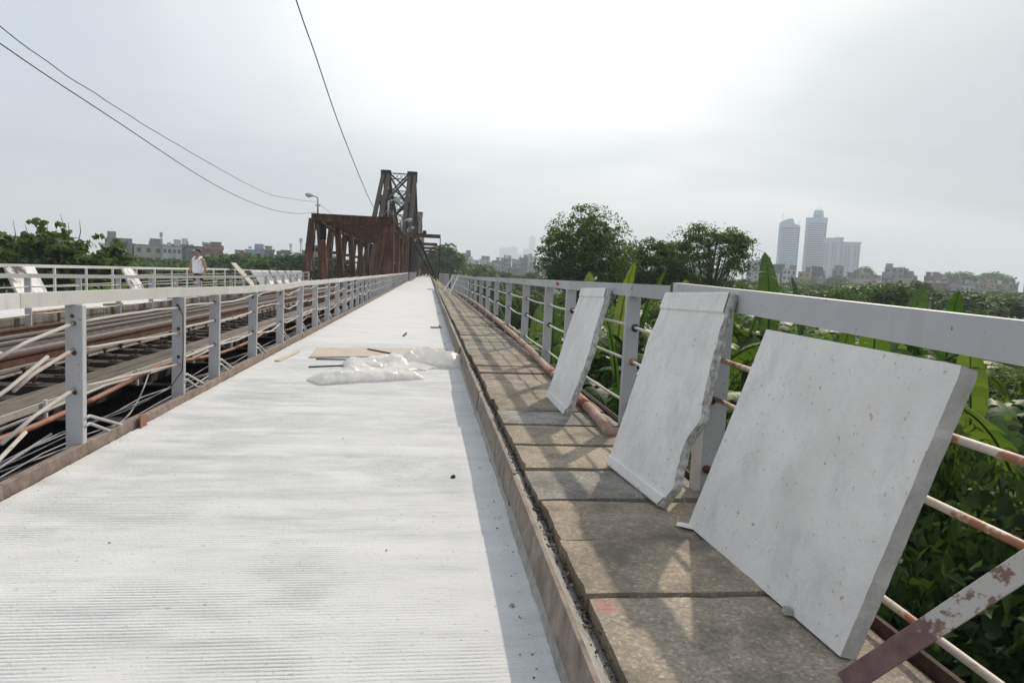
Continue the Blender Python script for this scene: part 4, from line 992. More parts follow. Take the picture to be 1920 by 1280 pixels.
# ------------------------------------------------------------------ people
def skinned(nodes, edges, radii, sub=2):
    me = bpy.data.meshes.new('tmp'); me.from_pydata(nodes, edges, []); o = bpy.data.objects.new('tmp', me); C.objects.link(o)
    o.modifiers.new('s', 'SKIN'); sd = o.modifiers.new('d', 'SUBSURF'); sd.levels = sub; sd.render_levels = sub
    for i, r in enumerate(radii): 
        sv = me.skin_vertices[0].data[i]; sv.radius = (r, r) if isinstance(r, (int, float)) else r; sv.use_root = (i == 0)
    dg = bpy.context.evaluated_depsgraph_get(); dg.update(); ev = o.evaluated_get(dg); m2 = bpy.data.meshes.new_from_object(ev)
    bpy.data.objects.remove(o); bpy.data.meshes.remove(me)
    return m2
def person(loc, rz, label, h, shirt, shorts, stride=.16, sleeve=False):
    k = h/1.70
    root = thing('person', loc, label, 'person', None, rz)
    # faces -Y
    N, Ed, Rd = [], [], []
    def nd(p_, r, par=None):
        N.append(tuple(c*k for c in p_)); Rd.append(tuple(c*k for c in r) if isinstance(r, tuple) else r*k)
        if par is not None: Ed.append((par, len(N)-1))
        return len(N)-1
    pel = nd((0, 0, .93), (.135, .10)); wa = nd((0, 0, 1.08), (.125, .09), pel); ch = nd((0, -.01, 1.27), (.15, .105), wa); sh = nd((0, 0, 1.40), (.12, .08), ch)
    nk = nd((0, -.005, 1.475), .052, sh); h0 = nd((0, -.03, 1.545), (.066, .075), nk); h1 = nd((0, -.035, 1.615), (.077, .092), h0); h2 = nd((0, -.02, 1.68), (.055, .065), h1)
    for s in (-1, 1):
        a = nd((s*.165, .0, 1.385), .058, sh); e = nd((s*.235, .01, 1.11), .042, a); w = nd((s*.262, -.05*s-.03, .875), .028, e); hd_ = nd((s*.265, -.05*s-.045, .80), (.018, .040), w)
        hp = nd((s*.088, 0, .86), .088, pel); kn = nd((s*.095, -stride*s*.55, .49), .058, hp); an = nd((s*.10, -stride*s*.8+.05, .095), .040, kn); ft = nd((s*.105, -stride*s*.8-.10, .035), (.040, .028), an)
    body = skinned(N, Ed, Rd)
    bm = bmesh.new(); bm.from_mesh(body)
    for s in (-1, 1):      # fingers and thumb, nose and ears
        base = Vector((s*.265, -.05*s-.045, .80))*k
        for f_, (dy, L) in enumerate(((-.030, .070), (-.011, .082), (.009, .076), (.028, .060))):
            p0 = base+Vector((0, dy, -.015))*k; t_ = MB().tube([p0, p0+Vector((0, -.004, -L*.55))*k, p0+Vector((-s*.012, -.006, -L))*k], [.010*k, .009*k, .007*k], 6)
            vs = [bm.verts.new(v) for v in t_.v]; [bm.faces.new([vs[i] for i in q]) for q in t_.f]
        p0 = base+Vector((0, -.035, .02))*k; t_ = MB().tube([p0, p0+Vector((-s*.01, -.022, -.03))*k, p0+Vector((-s*.012, -.028, -.06))*k], [.011*k, .010*k, .008*k], 6)
        vs = [bm.verts.new(v) for v in t_.v]; [bm.faces.new([vs[i] for i in q]) for q in t_.f]
        t_ = MB().tube([Vector((s*.072, -.025, 1.575))*k, Vector((s*.080, -.02, 1.60))*k, Vector((s*.074, -.02, 1.635))*k], [.010*k, .014*k, .009*k], 6)
        vs = [bm.verts.new(v) for v in t_.v]; [bm.faces.new([vs[i] for i in q]) for q in t_.f]
    t_ = MB().tube([Vector((0, -.118, 1.635))*k, Vector((0, -.132, 1.605))*k, Vector((0, -.137, 1.59))*k, Vector((0, -.118, 1.582))*k], [.008*k, .012*k, .016*k, .010*k], 6)
    vs = [bm.verts.new(v) for v in t_.v]; [bm.faces.new([vs[i] for i in q]) for q in t_.f]
    bm.to_mesh(body); bm.free(); body.materials.append(MATS['skin']); body.polygons.foreach_set('use_smooth', [True]*len(body.polygons)); body.name = 'body'
    link('body', body, root)
    for s in (-1, 1): MB().tube([Vector((s*.030, -.116, 1.622))*k, Vector((s*.030, -.124, 1.622))*k], .011*k, 8).build('eye', 'hair_black', root, True, loc=(0, 0, 0))
    MB().bar(Vector((-.024, -.121, 1.562))*k, Vector((.024, -.121, 1.562))*k, .01*k, .008*k).build('mouth', 'pipe_copper', root, loc=(0, 0, 0))
    vn = [(0, 0, .875), (0, 0, .95), (0, -.005, 1.08), (0, -.012, 1.25), (0, -.008, 1.35), (-.088, .0, 1.435), (.088, .0, 1.435)]
    top_ = skinned([tuple(c*k for c in p_) for p_ in vn], [(0, 1), (1, 2), (2, 3), (3, 4), (4, 5), (4, 6)], [tuple(c*k for c in r) for r in ((.18, .14), (.175, .135), (.168, .128), (.18, .135), (.15, .118), (.05, .105), (.05, .105))])
    top_.materials.append(MATS[shirt]); top_.polygons.foreach_set('use_smooth', [True]*len(top_.polygons)); link('tank_top', top_, root)
    for s in (-1, 1): MB().tube([Vector((s*.085, -.118, 1.30))*k, Vector((s*.088, -.112, 1.37))*k, Vector((s*.088, -.06, 1.452))*k, Vector((s*.088, .03, 1.462))*k, Vector((s*.088, .10, 1.38))*k, Vector((s*.085, .11, 1.30))*k], .036*k, 7).build('strap', shirt, root, True, loc=(0, 0, 0))
    sn = [(0, 0, .96), (0, 0, .88), (-.092, stride*.12, .80), (.092, -stride*.12, .80), (-.098, stride*.36, .60), (.098, -stride*.36, .60)]
    sh_ = skinned([tuple(c*k for c in p_) for p_ in sn], [(0, 1), (1, 2), (1, 3), (2, 4), (3, 5)], [tuple(c*k for c in r) for r in ((.15, .12), (.15, .125), (.105, .12), (.105, .12), (.10, .11), (.10, .11))])
    sh_.materials.append(MATS[shorts]); sh_.polygons.foreach_set('use_smooth', [True]*len(sh_.polygons)); link('shorts', sh_, root)
    hn = [(0, -.045, 1.705), (0, .02, 1.68), (0, .04, 1.60)]
    hr = skinned([tuple(c*k for c in p_) for p_ in hn], [(0, 1), (1, 2)], [tuple(c*k for c in r) for r in ((.08, .07), (.105, .095), (.085, .065))])
    hr.materials.append(MATS['hair_black']); hr.polygons.foreach_set('use_smooth', [True]*len(hr.polygons)); link('hair', hr, root)
    for s in (-1, 1): MB().hexa([tuple(c*k for c in q) for q in [(s*.105-.045, -stride*s*.8-.17, 0), (s*.105+.045, -stride*s*.8-.17, 0), (s*.105+.04, -stride*s*.8+.09, 0), (s*.105-.04, -stride*s*.8+.09, 0), (s*.105-.04, -stride*s*.8-.165, .03), (s*.105+.04, -stride*s*.8-.165, .03), (s*.105+.036, -stride*s*.8+.085, .035), (s*.105-.036, -stride*s*.8+.085, .035)]]).build('sandal', 'rubber', root, loc=(0, 0, 0), bevel=.008)
    return root
pm = person((-7.75, 24.4, .0), radians(-12), 'man in white tank top and dark shorts walking on the opposite roadway', 1.62, 'cloth_white', 'cloth_navy')
pm.scale = (1.16, 1.1, 1.0)
person((-1.45, 115, .0), radians(5), 'distant person in red walking on the roadway by the truss', 1.65, 'cloth_red', 'cloth_red')
# small truck far down the road
tk = thing('truck', (-.6, 250, .0), 'tiny blue grey truck far down the roadway under the truss', 'truck')
MB().box(-1.4, .2, 250.3, 251.6, .45, 2.0).build('cab', 'truck_blue', tk, bevel=.08)
MB().box(-1.5, .3, 251.7, 255, .6, 2.5).build('cargo_box', 'galvanised', tk, bevel=.03)
MB().box(-1.28, .08, 250.27, 250.33, 1.25, 1.85).build('windscreen', 'glass_dark', tk)
for x in (-1.3, .0):
    MB().box(x, x+.2, 250.25, 250.32, .75, .95).build('headlight', 'lamp_glass', tk)
    for y in (250.9, 254): MB().tube([(x-.05, y, .38), (x+.2, y, .38)], .38, 14).build('wheel', 'rubber', tk)

# ------------------------------------------------------------------ foliage meshes
def leaf_cloud(rng, cen, rad, n, size, asp=.5, droop=.35, up=.7, bias=.42, fold=.12):
    cen = np.asarray(cen, float); rad = np.asarray(rad, float)
    if rad.ndim == 1: rad = np.repeat(rad[:, None], 3, 1)
    w = (rad[:, 0]*rad[:, 1]*rad[:, 2])**.72; k = rng.choice(len(cen), n, p=w/w.sum())
    d = rng.normal(size=(n, 3)); d /= np.linalg.norm(d, axis=1)[:, None]
    d[:, 2] = np.where(d[:, 2] < 0, d[:, 2]*.75, d[:, 2])
    r = rng.random(n)**bias
    pos = cen[k]+d*rad[k]*r[:, None]
    nr = d*.5+np.array([0, 0, up])+rng.normal(size=(n, 3))*.55; nr /= np.linalg.norm(nr, axis=1)[:, None]
    t_ = np.cross(nr, rng.normal(size=(n, 3))); t_ /= np.linalg.norm(t_, axis=1)[:, None]
    t_ = t_+d*.3-np.array([0, 0, droop]); t_ /= np.linalg.norm(t_, axis=1)[:, None]
    sd = np.cross(nr, t_); sd /= np.linalg.norm(sd, axis=1)[:, None]
    nn = np.cross(t_, sd)
    L = size*(.6+.8*rng.random(n))[:, None]; Wd = L*asp
    V = np.empty((n, 4, 3)); V[:, 0] = pos-t_*L*.5; V[:, 2] = pos+t_*L*.5
    V[:, 1] = pos+sd*Wd*.5-t_*L*.05+nn*L*fold; V[:, 3] = pos-sd*Wd*.5-t_*L*.05+nn*L*fold
    i = np.arange(n)[:, None]*4
    Fq = np.concatenate([i+np.array([[0, 1, 2]]), i+np.array([[0, 2, 3]])], 0)
    return V.reshape(-1, 3), Fq
def dome(rng, n, c, R, r0, r1, flat=.0, shell=.62):
    out = []; 
    while len(out) < n:
        d = rng.normal(size=3); d /= np.linalg.norm(d)
        if d[2] < -.55: continue
        q = np.array(c)+d*np.array(R)*(shell+(1-shell)*rng.random())*rng.uniform(.75, 1.0); out.append(q)
    return np.array(out), rng.uniform(r0, r1, n)
def limbs(base, top_z, cen, rng, r=.16, n=14, mat='bark', wob=.25, forks=3):
    b = MB(); bx_, by_, bz = base
    tops = []
    for f_ in range(forks):
        tip = Vector((bx_+rng.normal()*wob*1.6, by_+rng.normal()*wob*1.6, top_z+rng.normal()*.2)); mid_ = Vector((bx_, by_, bz)).lerp(tip, .5)+Vector((rng.normal()*wob*.5, rng.normal()*wob*.5, 0))
        b.tube([(bx_, by_, bz), mid_, tip], [r, r*.75, r*.5], 7); tops.append((mid_, tip))
    for q in cen[rng.permutation(len(cen))[:n]]:
        m_, t_ = tops[rng.integers(forks)]; s_ = m_.lerp(t_, rng.uniform(.3, 1)); e = Vector(q); k_ = s_.lerp(e, .55)+Vector((0, 0, -.12*(e-s_).length))
        b.tube([s_, k_, e], [r*.42, r*.26, r*.08], 5)
    return b

# prominent trees on the right
def big_tree(label, base, c, R, ncl, r0, r1, nleaf, size, mat, seed, topz, r=.16, forks=3, low=None, shell=.62, uni=.42):
    rng = np.random.default_rng(seed); cen, rad = dome(rng, ncl, c, R, r0, r1, shell=shell)
    if low is not None:
        c2, r2 = dome(rng, low[2], low[0], low[1], r0, r1); cen = np.concatenate([cen, c2]); rad = np.concatenate([rad, r2])
    T = thing('tree', base, label, 'tree')
    limbs(base, topz, cen, rng, r, 46, forks=forks).build('trunk', 'bark', T, True)
    V, Fq = leaf_cloud(rng, cen, np.stack([rad, rad, rad*.7], 1), int(nleaf*(1-uni)), size, .45)
    V2, F2 = leaf_cloud(rng, [c], [[q*1.04 for q in R]], int(nleaf*uni), size, .45, bias=.26)
    cut = np.repeat(vnoise(V2[::4, 0]*1.3+7, V2[::4, 2]*1.5, seed)+.5*vnoise(V2[::4, 0]*3.1, V2[::4, 2]*3.3, seed+5) > .52, 4)
    F2 = F2[cut[F2[:, 0]]]; Fq = np.concatenate([Fq, F2+len(V)]); V = np.concatenate([V, V2])
    V = V-np.array(base); link('crown', np_mesh('crown', V, Fq, mat), T)
    return T
big_tree('tall dense round-crowned tree rising behind the footpath railing', (10.2, 45, GZ), (10.5, 45, 2.3), (3.45, 3.0, 3.75), 230, .26, .56, 25000, .215, 'leaf_mid', 1, 1.0, .2, 5, shell=.45)
big_tree('spreading open-crowned tree beside the dense round tree', (21.2, 50, GZ), (21.2, 50, 3.4), (4.1, 3.0, 2.5), 90, .32, .66, 14000, .23, 'leaf_light', 2, 1.6, .18, 4, ((20.0, 50, .6), (4.6, 3, 1.6), 40), shell=.55, uni=.16)
big_tree('low dark tree filling the gap between two taller trees', (16.0, 48, GZ), (16.0, 48, 2.0), (3.1, 2.2, 2.2), 110, .3, .6, 13000, .23, 'leaf_mid', 3, .5, .14, 3)
# big-leaved trees on the left
def whorl_tree(label, base, c, R, ntip, seed, stick=True):
    rng = np.random.default_rng(seed); ntip = int(ntip*1.7); cen, rad = dome(rng, ntip, c, R, .24, .42, shell=.3)
    ex = rng.random(ntip) < .10; cen[ex, 2] += rng.uniform(.2, .75, ex.sum()); rad[ex] *= .8
    T = thing('tree', base, label, 'tree')
    limbs(base, c[2]-.3, cen, rng, .13, 34, forks=3).build('trunk', 'twig_grey', T, True)
    V, Fq = leaf_cloud(rng, cen, np.stack([rad, rad, rad*.6], 1), ntip*16, .30, .68, .75, .9, .5, .08)
    link('crown', np_mesh('crown', V-np.array(base), Fq, 'leaf_broad'), T)
    if stick:
        b = MB()
        for k in range(4):
            p0 = Vector((c[0]+rng.normal()*R[0]*.5, c[1], c[2]+R[2]*.5)); p1 = p0+Vector((rng.normal()*.5, 0, R[2]*rng.uniform(.35, .6))); b.tube([p0, p0.lerp(p1, .5)+Vector((.08, 0, 0)), p1], [.03, .02, .008], 4)
        b.build('bare_twig', 'twig_grey', T)
    return T
whorl_tree('broad-leaved tree with bare twigs beyond the opposite railing', (-16.0, 32, GZ), (-16.2, 32, .6), (2.1, 2.0, 2.3), 130, 11)
whorl_tree('broad-leaved tree at the photo edge beyond the opposite railing', (-19.0, 33, GZ), (-18.9, 33, .4), (2.0, 2.0, 2.1), 95, 12)
whorl_tree('lower broad-leaved tree nearest the grey houses', (-13.6, 32, GZ), (-14.0, 32, .2), (1.7, 1.8, 1.9), 95, 13, False)
whorl_tree('small broad-leaved tree leaning over the opposite railing', (-11.9, 27, GZ), (-12.2, 27.5, -1.0), (1.4, 1.8, 1.5), 60, 14, False)

# shrubs: a few meshes, many individuals
def shrub_proto(seed, n, size, mat, ncl, asp=.5, droop=.35):
    rng = np.random.default_rng(seed); cen, rad = dome(rng, ncl, (0, 0, .70), (.80, .80, .72), .22, .40, shell=.55)
    cen[:, 2] = np.maximum(cen[:, 2], .12)
    V, Fq = leaf_cloud(rng, cen, np.stack([rad, rad, rad*.8], 1), n, size, asp, droop)
    st = limbs((0, 0, 0), .7, cen, rng, .035, 12, forks=4, wob=.12)
    return np_mesh('foliage', V, Fq, mat), st.mesh('stem', 'bark', True)
SH = [shrub_proto(101, 5200, .105, 'leaf_mid', 34), shrub_proto(102, 5600, .10, 'leaf_light', 34), shrub_proto(103, 2700, .18, 'leaf_broad', 30, .6, .6), shrub_proto(104, 5200, .11, 'leaf_dark', 34), shrub_proto(105, 2300, .19, 'leaf_dark', 28, .55, .5)]
def shrub(x, y, r, top, rg, label, group, kinds=(0, 1, 2, 3, 4), z=GZ):
    fm, sm = SH[rg.choice(kinds)]
    T = thing('shrub', (x, y, z-.1), label, 'shrub', group, rg.uniform(0, 6.28)); T.scale = (r, r, (top-z)/1.55)
    link('foliage', fm, T); link('stem', sm, T)
    return T
rg = random.Random(61)
for gx_ in np.arange(3.0, 15.5, 2.25):
    for gy_ in np.arange(.6, 44, 2.8):
        if gx_ > 9 and gy_ < gx_*.55-2: continue
        x, y = gx_+rg.uniform(-.7, .7), gy_+rg.uniform(-.8, .8)
        if gy_ > 20 and gx_ < 4.5: continue
        top_ = rg.uniform(-2.3, -1.2) if gx_ < 4.6 else (rg.uniform(-.25, .75) if gy_ < 16 else rg.uniform(-.9, .4))
        if gy_ > 26: top_ = min(.5, top_+.5)
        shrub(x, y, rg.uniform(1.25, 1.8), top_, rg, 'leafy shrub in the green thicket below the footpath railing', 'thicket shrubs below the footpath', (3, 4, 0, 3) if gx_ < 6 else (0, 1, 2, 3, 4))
for gx_ in np.arange(15, 62, 5.2):
    for gy_ in np.arange(10, 62, 6.2):
        if gy_ < gx_*.78-7: continue
        x, y = gx_+rg.uniform(-1.5, 1.5), gy_+rg.uniform(-1.5, 1.5)
        shrub(x, y, rg.uniform(3.0, 4.2), rg.uniform(-.7, .75), rg, 'rounded green shrub in the broad thicket beyond the bananas', 'thicket shrubs beyond the bananas', (0, 1, 1, 3))
for gx_ in np.arange(3.0, 40, 6.2):
    for gy_ in np.arange(47, 118, 10):
        shrub(gx_*gy_/60+rg.uniform(-1.2, 1.2), gy_+rg.uniform(-2, 2), rg.uniform(3.4, 5.0), rg.uniform(-1.4, .2), rg, 'green shrub on the flats behind the two tall trees', 'shrubs behind the tall trees', (0, 1, 3, 3))
# low leafy plants close under the railing, seen through the rods
for k in range(16):
    x, y = rg.uniform(2.3, 5.2), rg.uniform(.8, 7.5)
    shrub(x, y, rg.uniform(.7, 1.1), rg.uniform(-3.0, -2.2), rg, 'low leafy plant seen down through the rusted rods', 'low plants below the nearest railing', (4, 3, 3), GZ)
for k, y in enumerate(np.arange(11, 64, 1.9)):
    for row in range(2):
        shrub(-11.6-row*2.2+rg.uniform(-.4, .4), y+rg.uniform(-.6, .6), rg.uniform(1.3, 1.7), rg.uniform(-.5, .55)-.2*(1-row), rg, 'leafy shrub behind the opposite outer railing', 'shrubs behind the opposite railing', (0, 2, 2, 3, 4))
for gx_ in np.arange(-64, -14, 6.5):
    for gy_ in np.arange(26, 74, 8):
        if gy_ < -gx_*1.25+4: continue
        shrub(gx_+rg.uniform(-1.5, 1.5), gy_+rg.uniform(-1.5, 1.5), rg.uniform(2.6, 3.4), rg.uniform(-.6, .5), rg, 'green shrub in the flats left of the bridge', 'shrubs on the left flats', (0, 3, 3))
shrub(42.8, 60, 5.2, 2.45, rg, 'large rounded shrub standing above the thicket before the town', None, (0,))
shrub(38.4, 58, 3.4, 1.75, rg, 'rounded shrub joined to the large one before the town', None, (0,))

# far trees
def tree_proto(seed, n, size, R, cz, ncl, mat='leaf_far'):
    rng = np.random.default_rng(seed); cen, rad = dome(rng, ncl, (0, 0, cz), R, .12, .22, shell=.5)
    V, Fq = leaf_cloud(rng, cen, np.stack([rad, rad, rad*.75], 1), n, size, .6)
    return np_mesh('crown', V, Fq, mat), limbs((0, 0, 0), cz*.8, cen, rng, .03, 14, forks=3, wob=.07).mesh('trunk', 'bark', True)
TP = [tree_proto(201, 3600, .085, (.42, .42, .36), .60, 40), tree_proto(202, 3600, .085, (.5, .5, .30), .64, 40), tree_proto(203, 3000, .085, (.34, .34, .42), .56, 34), tree_proto(204, 3400, .09, (.55, .55, .26), .66, 40)]
def ftree(x, y, h, wf, rg, label, group, kinds=(0, 1, 2, 3), z=GZ):
    cm, tm = TP[rg.choice(kinds)]; T = thing('tree', (x, y, z), label, 'tree', group, rg.uniform(0, 6.28)); T.scale = (h*wf, h*wf, h)
    link('crown', cm, T); link('trunk', tm, T); return T
rg = random.Random(71)
# left treeline before the houses
for k in range(34):
    y = rg.uniform(95, 150); u = k/33; px = -.46+u*.33+rg.uniform(-.01, .01)
    ftree(px*y, y, 5+(rg.uniform(.6, 2.0) if px < -.30 else rg.uniform(2.0, 3.6)), rg.uniform(.9, 1.3), rg, 'green tree in the left treeline before the houses', 'left treeline')
for k in range(14):
    y = rg.uniform(180, 235); u = k/13; px = -.45+u*.32+rg.uniform(-.01, .01)
    ftree(px*y, y, 5+rg.uniform(-1.0, 1.8), rg.uniform(.8, 1.2), rg, 'hazy tree among the houses across the left flats', 'trees among the left houses')
# right of the bridge, ahead
for (px, y, zt, wf) in [(.020, 150, 7.2, 1.0), (.031, 160, 6.0, .9), (.048, 190, 3.8, 1.3), (.062, 200, 4.6, 1.3), (.080, 205, 4.2, 1.4), (.096, 215, 3.0, 1.4), (.112, 170, 1.8, 1.3), (.035, 120, 1.5, 1.3), (.052, 125, 1.0, 1.4), (.13, 210, 1.6, 1.3), (.15, 190, 2.2, 1.4), (.165, 160, .8, 1.3), (.07, 140, .6, 1.4), (.10, 135, .8, 1.4), (.085, 110, .2, 1.4)]:
    ftree(px*y, y, zt-GZ, wf, rg, 'hazy tree beyond the end of the footpath railing', 'hazy trees beyond the footpath')
# right flats up to the town
for k in range(64):
    y = 70+230*(k/63)**1.2; a = .26+.72*((k*.618) % 1.0)
    ftree(a*y, y, 5+rg.uniform(-.2, 1.8)+y*.010, rg.uniform(1.0, 1.5), rg, 'green tree on the flats between thicket and town', 'trees before the right town')
for (x, y, zt, wf, lab) in [(228, 360, 9.5, .8, 'dark round tree below the apartment blocks'), (206, 350, 6.0, .8, 'dark conical tree before the white house with arches'), (93, 120, 3.6, .9, 'slim tree standing clear of the thicket at the photo edge'),
                            (352, 420, 17.5, 1.3, 'large hazy tree above the town at the right'), (380, 420, 19.0, 1.2, 'hazy tree crown at the right edge of the town'), (320, 430, 18.0, .8, 'hazy tree rising over the town roofs'), (299, 440, 17.5, 1.2, 'hazy tree beside the grey block on the town skyline')]:
    ftree(x, y, zt-GZ, wf, rg, lab, None)

# ------------------------------------------------------------------ banana plants
def banana_leaf(L, Wd, a0, bend, torn, seed):
    rng = random.Random(seed); n = 22; y = z = 0.0; pts = [(0.0, 0.0)]; ang = a0
    for k in range(n): 
        ang -= bend/n*(.4+1.2*k/n); y += L/n*cos(ang); z += L/n*sin(ang); pts.append((y, z))
    b = MB()
    def wid(s): return 0 if s < .10 else Wd*.5*max(0, sin(pi*min(1, ((s-.10)/.90))**.72))**.55
    for k in range(n):
        s0, s1 = k/n, (k+1)/n; (y0, z0), (y1, z1) = pts[k], pts[k+1]; dy, dz = y1-y0, z1-z0
        if s1 <= .10: continue
        for sg in (-1, 1):
            slit = torn*rng.random() if torn else 0; dr = rng.uniform(.0, .35)*torn; fl = .22
            w0, w1 = wid(s0), wid(s1); sweep = .30
            if torn and rng.random() < .16*torn: continue
            pv = [(0, y0, z0), (0, y1, z1)]
            for f_ in (.5, 1.0):
                for (yy0, zz0, w, e) in ((y0, z0, w0, slit*.35), (y1, z1, w1, -slit*.35)):
                    hz = fl*w*f_-(.30+dr)*w*f_*f_*1.3
                    pv.append((sg*w*f_, yy0+dy*(e*f_)+sweep*w*f_*dy/(L/n)*.5, zz0+dz*(e*f_)+sweep*w*f_*dz/(L/n)*.5+hz))
            fs = [(0, 1, 3, 2), (2, 3, 5, 4)]
            if sg < 0: fs = [tuple(reversed(q)) for q in fs]
            b.add(pv, fs)
    b.tube([(0, p_[0], p_[1]-.012) for p_ in pts[::2]], [.030*(1-.85*i/(len(pts[::2])-1)) for i in range(len(pts[::2]))], 5)
    return b.mesh('leaf', 'banana_leaf', True)
BU = [banana_leaf(2.1, .62, radians(86), radians(22), .15, 1), banana_leaf(1.9, .58, radians(82), radians(34), .5, 2)]
BA = [banana_leaf(2.3, .66, radians(70), radians(75), .5, 3), banana_leaf(2.2, .62, radians(62), radians(95), .8, 4), banana_leaf(2.0, .60, radians(55), radians(85), .3, 5), banana_leaf(2.2, .60, radians(45), radians(110), .9, 6), banana_leaf(1.9, .56, radians(30), radians(100), .7, 7)]
BS = MB().tube([(0, 0, 0), (.03, 0, .9), (.02, .02, 1.8), (0, 0, 2.6)], [.15, .125, .10, .06], 9).mesh('stem', 'banana_stem', True)
rg = random.Random(91)
def banana(x, y, ztip, nl, label, group='banana plants below the footpath', s=1.0):
    st = ztip-2.0*s; sc_z = max(.5, (st-GZ)/2.6)
    T = thing('banana_plant', (x, y, GZ), label, 'banana plant', group, rg.uniform(0, 6.28))
    o = link('stem', BS, T); o.scale = (1, 1, sc_z)
    top_ = 2.6*sc_z-.12
    for k in range(nl):
        up_ = k < (1 if ztip > .5 else 0)
        o = link('leaf', rg.choice(BU if up_ else BA), T); o.location = (rg.uniform(-.04, .04), rg.uniform(-.04, .04), top_-.05*k)
        o.rotation_euler = (rg.uniform(-.10, .10), rg.uniform(-.12, .12), k*2.4+rg.uniform(-.5, .5)); q = s*rg.uniform(.85, 1.12); o.scale = (q*rg.uniform(.7, 1.0), q, q)
    return T
for (x, y, zt) in [(4.02, 14, 1.75), (4.6, 14.6, 1.62), (3.3, 11.2, .9), (3.5, 8.6, .4), (4.35, 10.8, 1.25), (5.52, 14, 1.6), (6.2, 13.6, 1.78), (7.1, 14.4, 1.65), (7.5, 14.2, 1.85), (8.2, 14.0, 1.6), (5.0, 9.0, .9), (6.2, 9.6, 1.05), (7.8, 11.0, 1.1), (9.0, 12.5, 1.25),
                   (10.4, 14.0, 1.25), (11.2, 14, 1.4), (12.0, 14.4, 1.3), (9.4, 10.5, .95), (5.6, 4.3, -1.6), (4.2, 5.6, -1.2), (7.6, 6.4, -.4), (3.2, 17, 1.0), (3.4, 21, .9), (4.6, 19, 1.2), (8.4, 8.4, .6), (3.0, 25, .7)]:
    banana(x, y, zt+(.15 if zt > 1 else 0), rg.choice([6, 7, 8, 9]), 'banana plant with tall torn leaves rising behind the footpath railing')
for (x, y, zt) in [(-12.2, 31, .4), (-12.6, 34, .5), (-12.0, 36.5, .4)]:
    banana(x, y, zt, 6, 'banana plant behind the opposite railing beyond the walking man', 'banana plants behind the opposite railing')

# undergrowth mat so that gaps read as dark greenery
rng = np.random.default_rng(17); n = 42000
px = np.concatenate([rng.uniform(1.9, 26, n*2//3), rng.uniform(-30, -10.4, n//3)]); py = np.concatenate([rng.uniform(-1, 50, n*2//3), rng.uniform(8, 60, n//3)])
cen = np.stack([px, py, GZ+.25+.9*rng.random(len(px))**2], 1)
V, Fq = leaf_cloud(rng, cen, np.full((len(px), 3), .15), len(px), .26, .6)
o = link('undergrowth', np_mesh('undergrowth', V, Fq, 'leaf_dark')); tag(o, 'dark undergrowth covering the ground beneath the shrubs', 'undergrowth', kind='stuff')

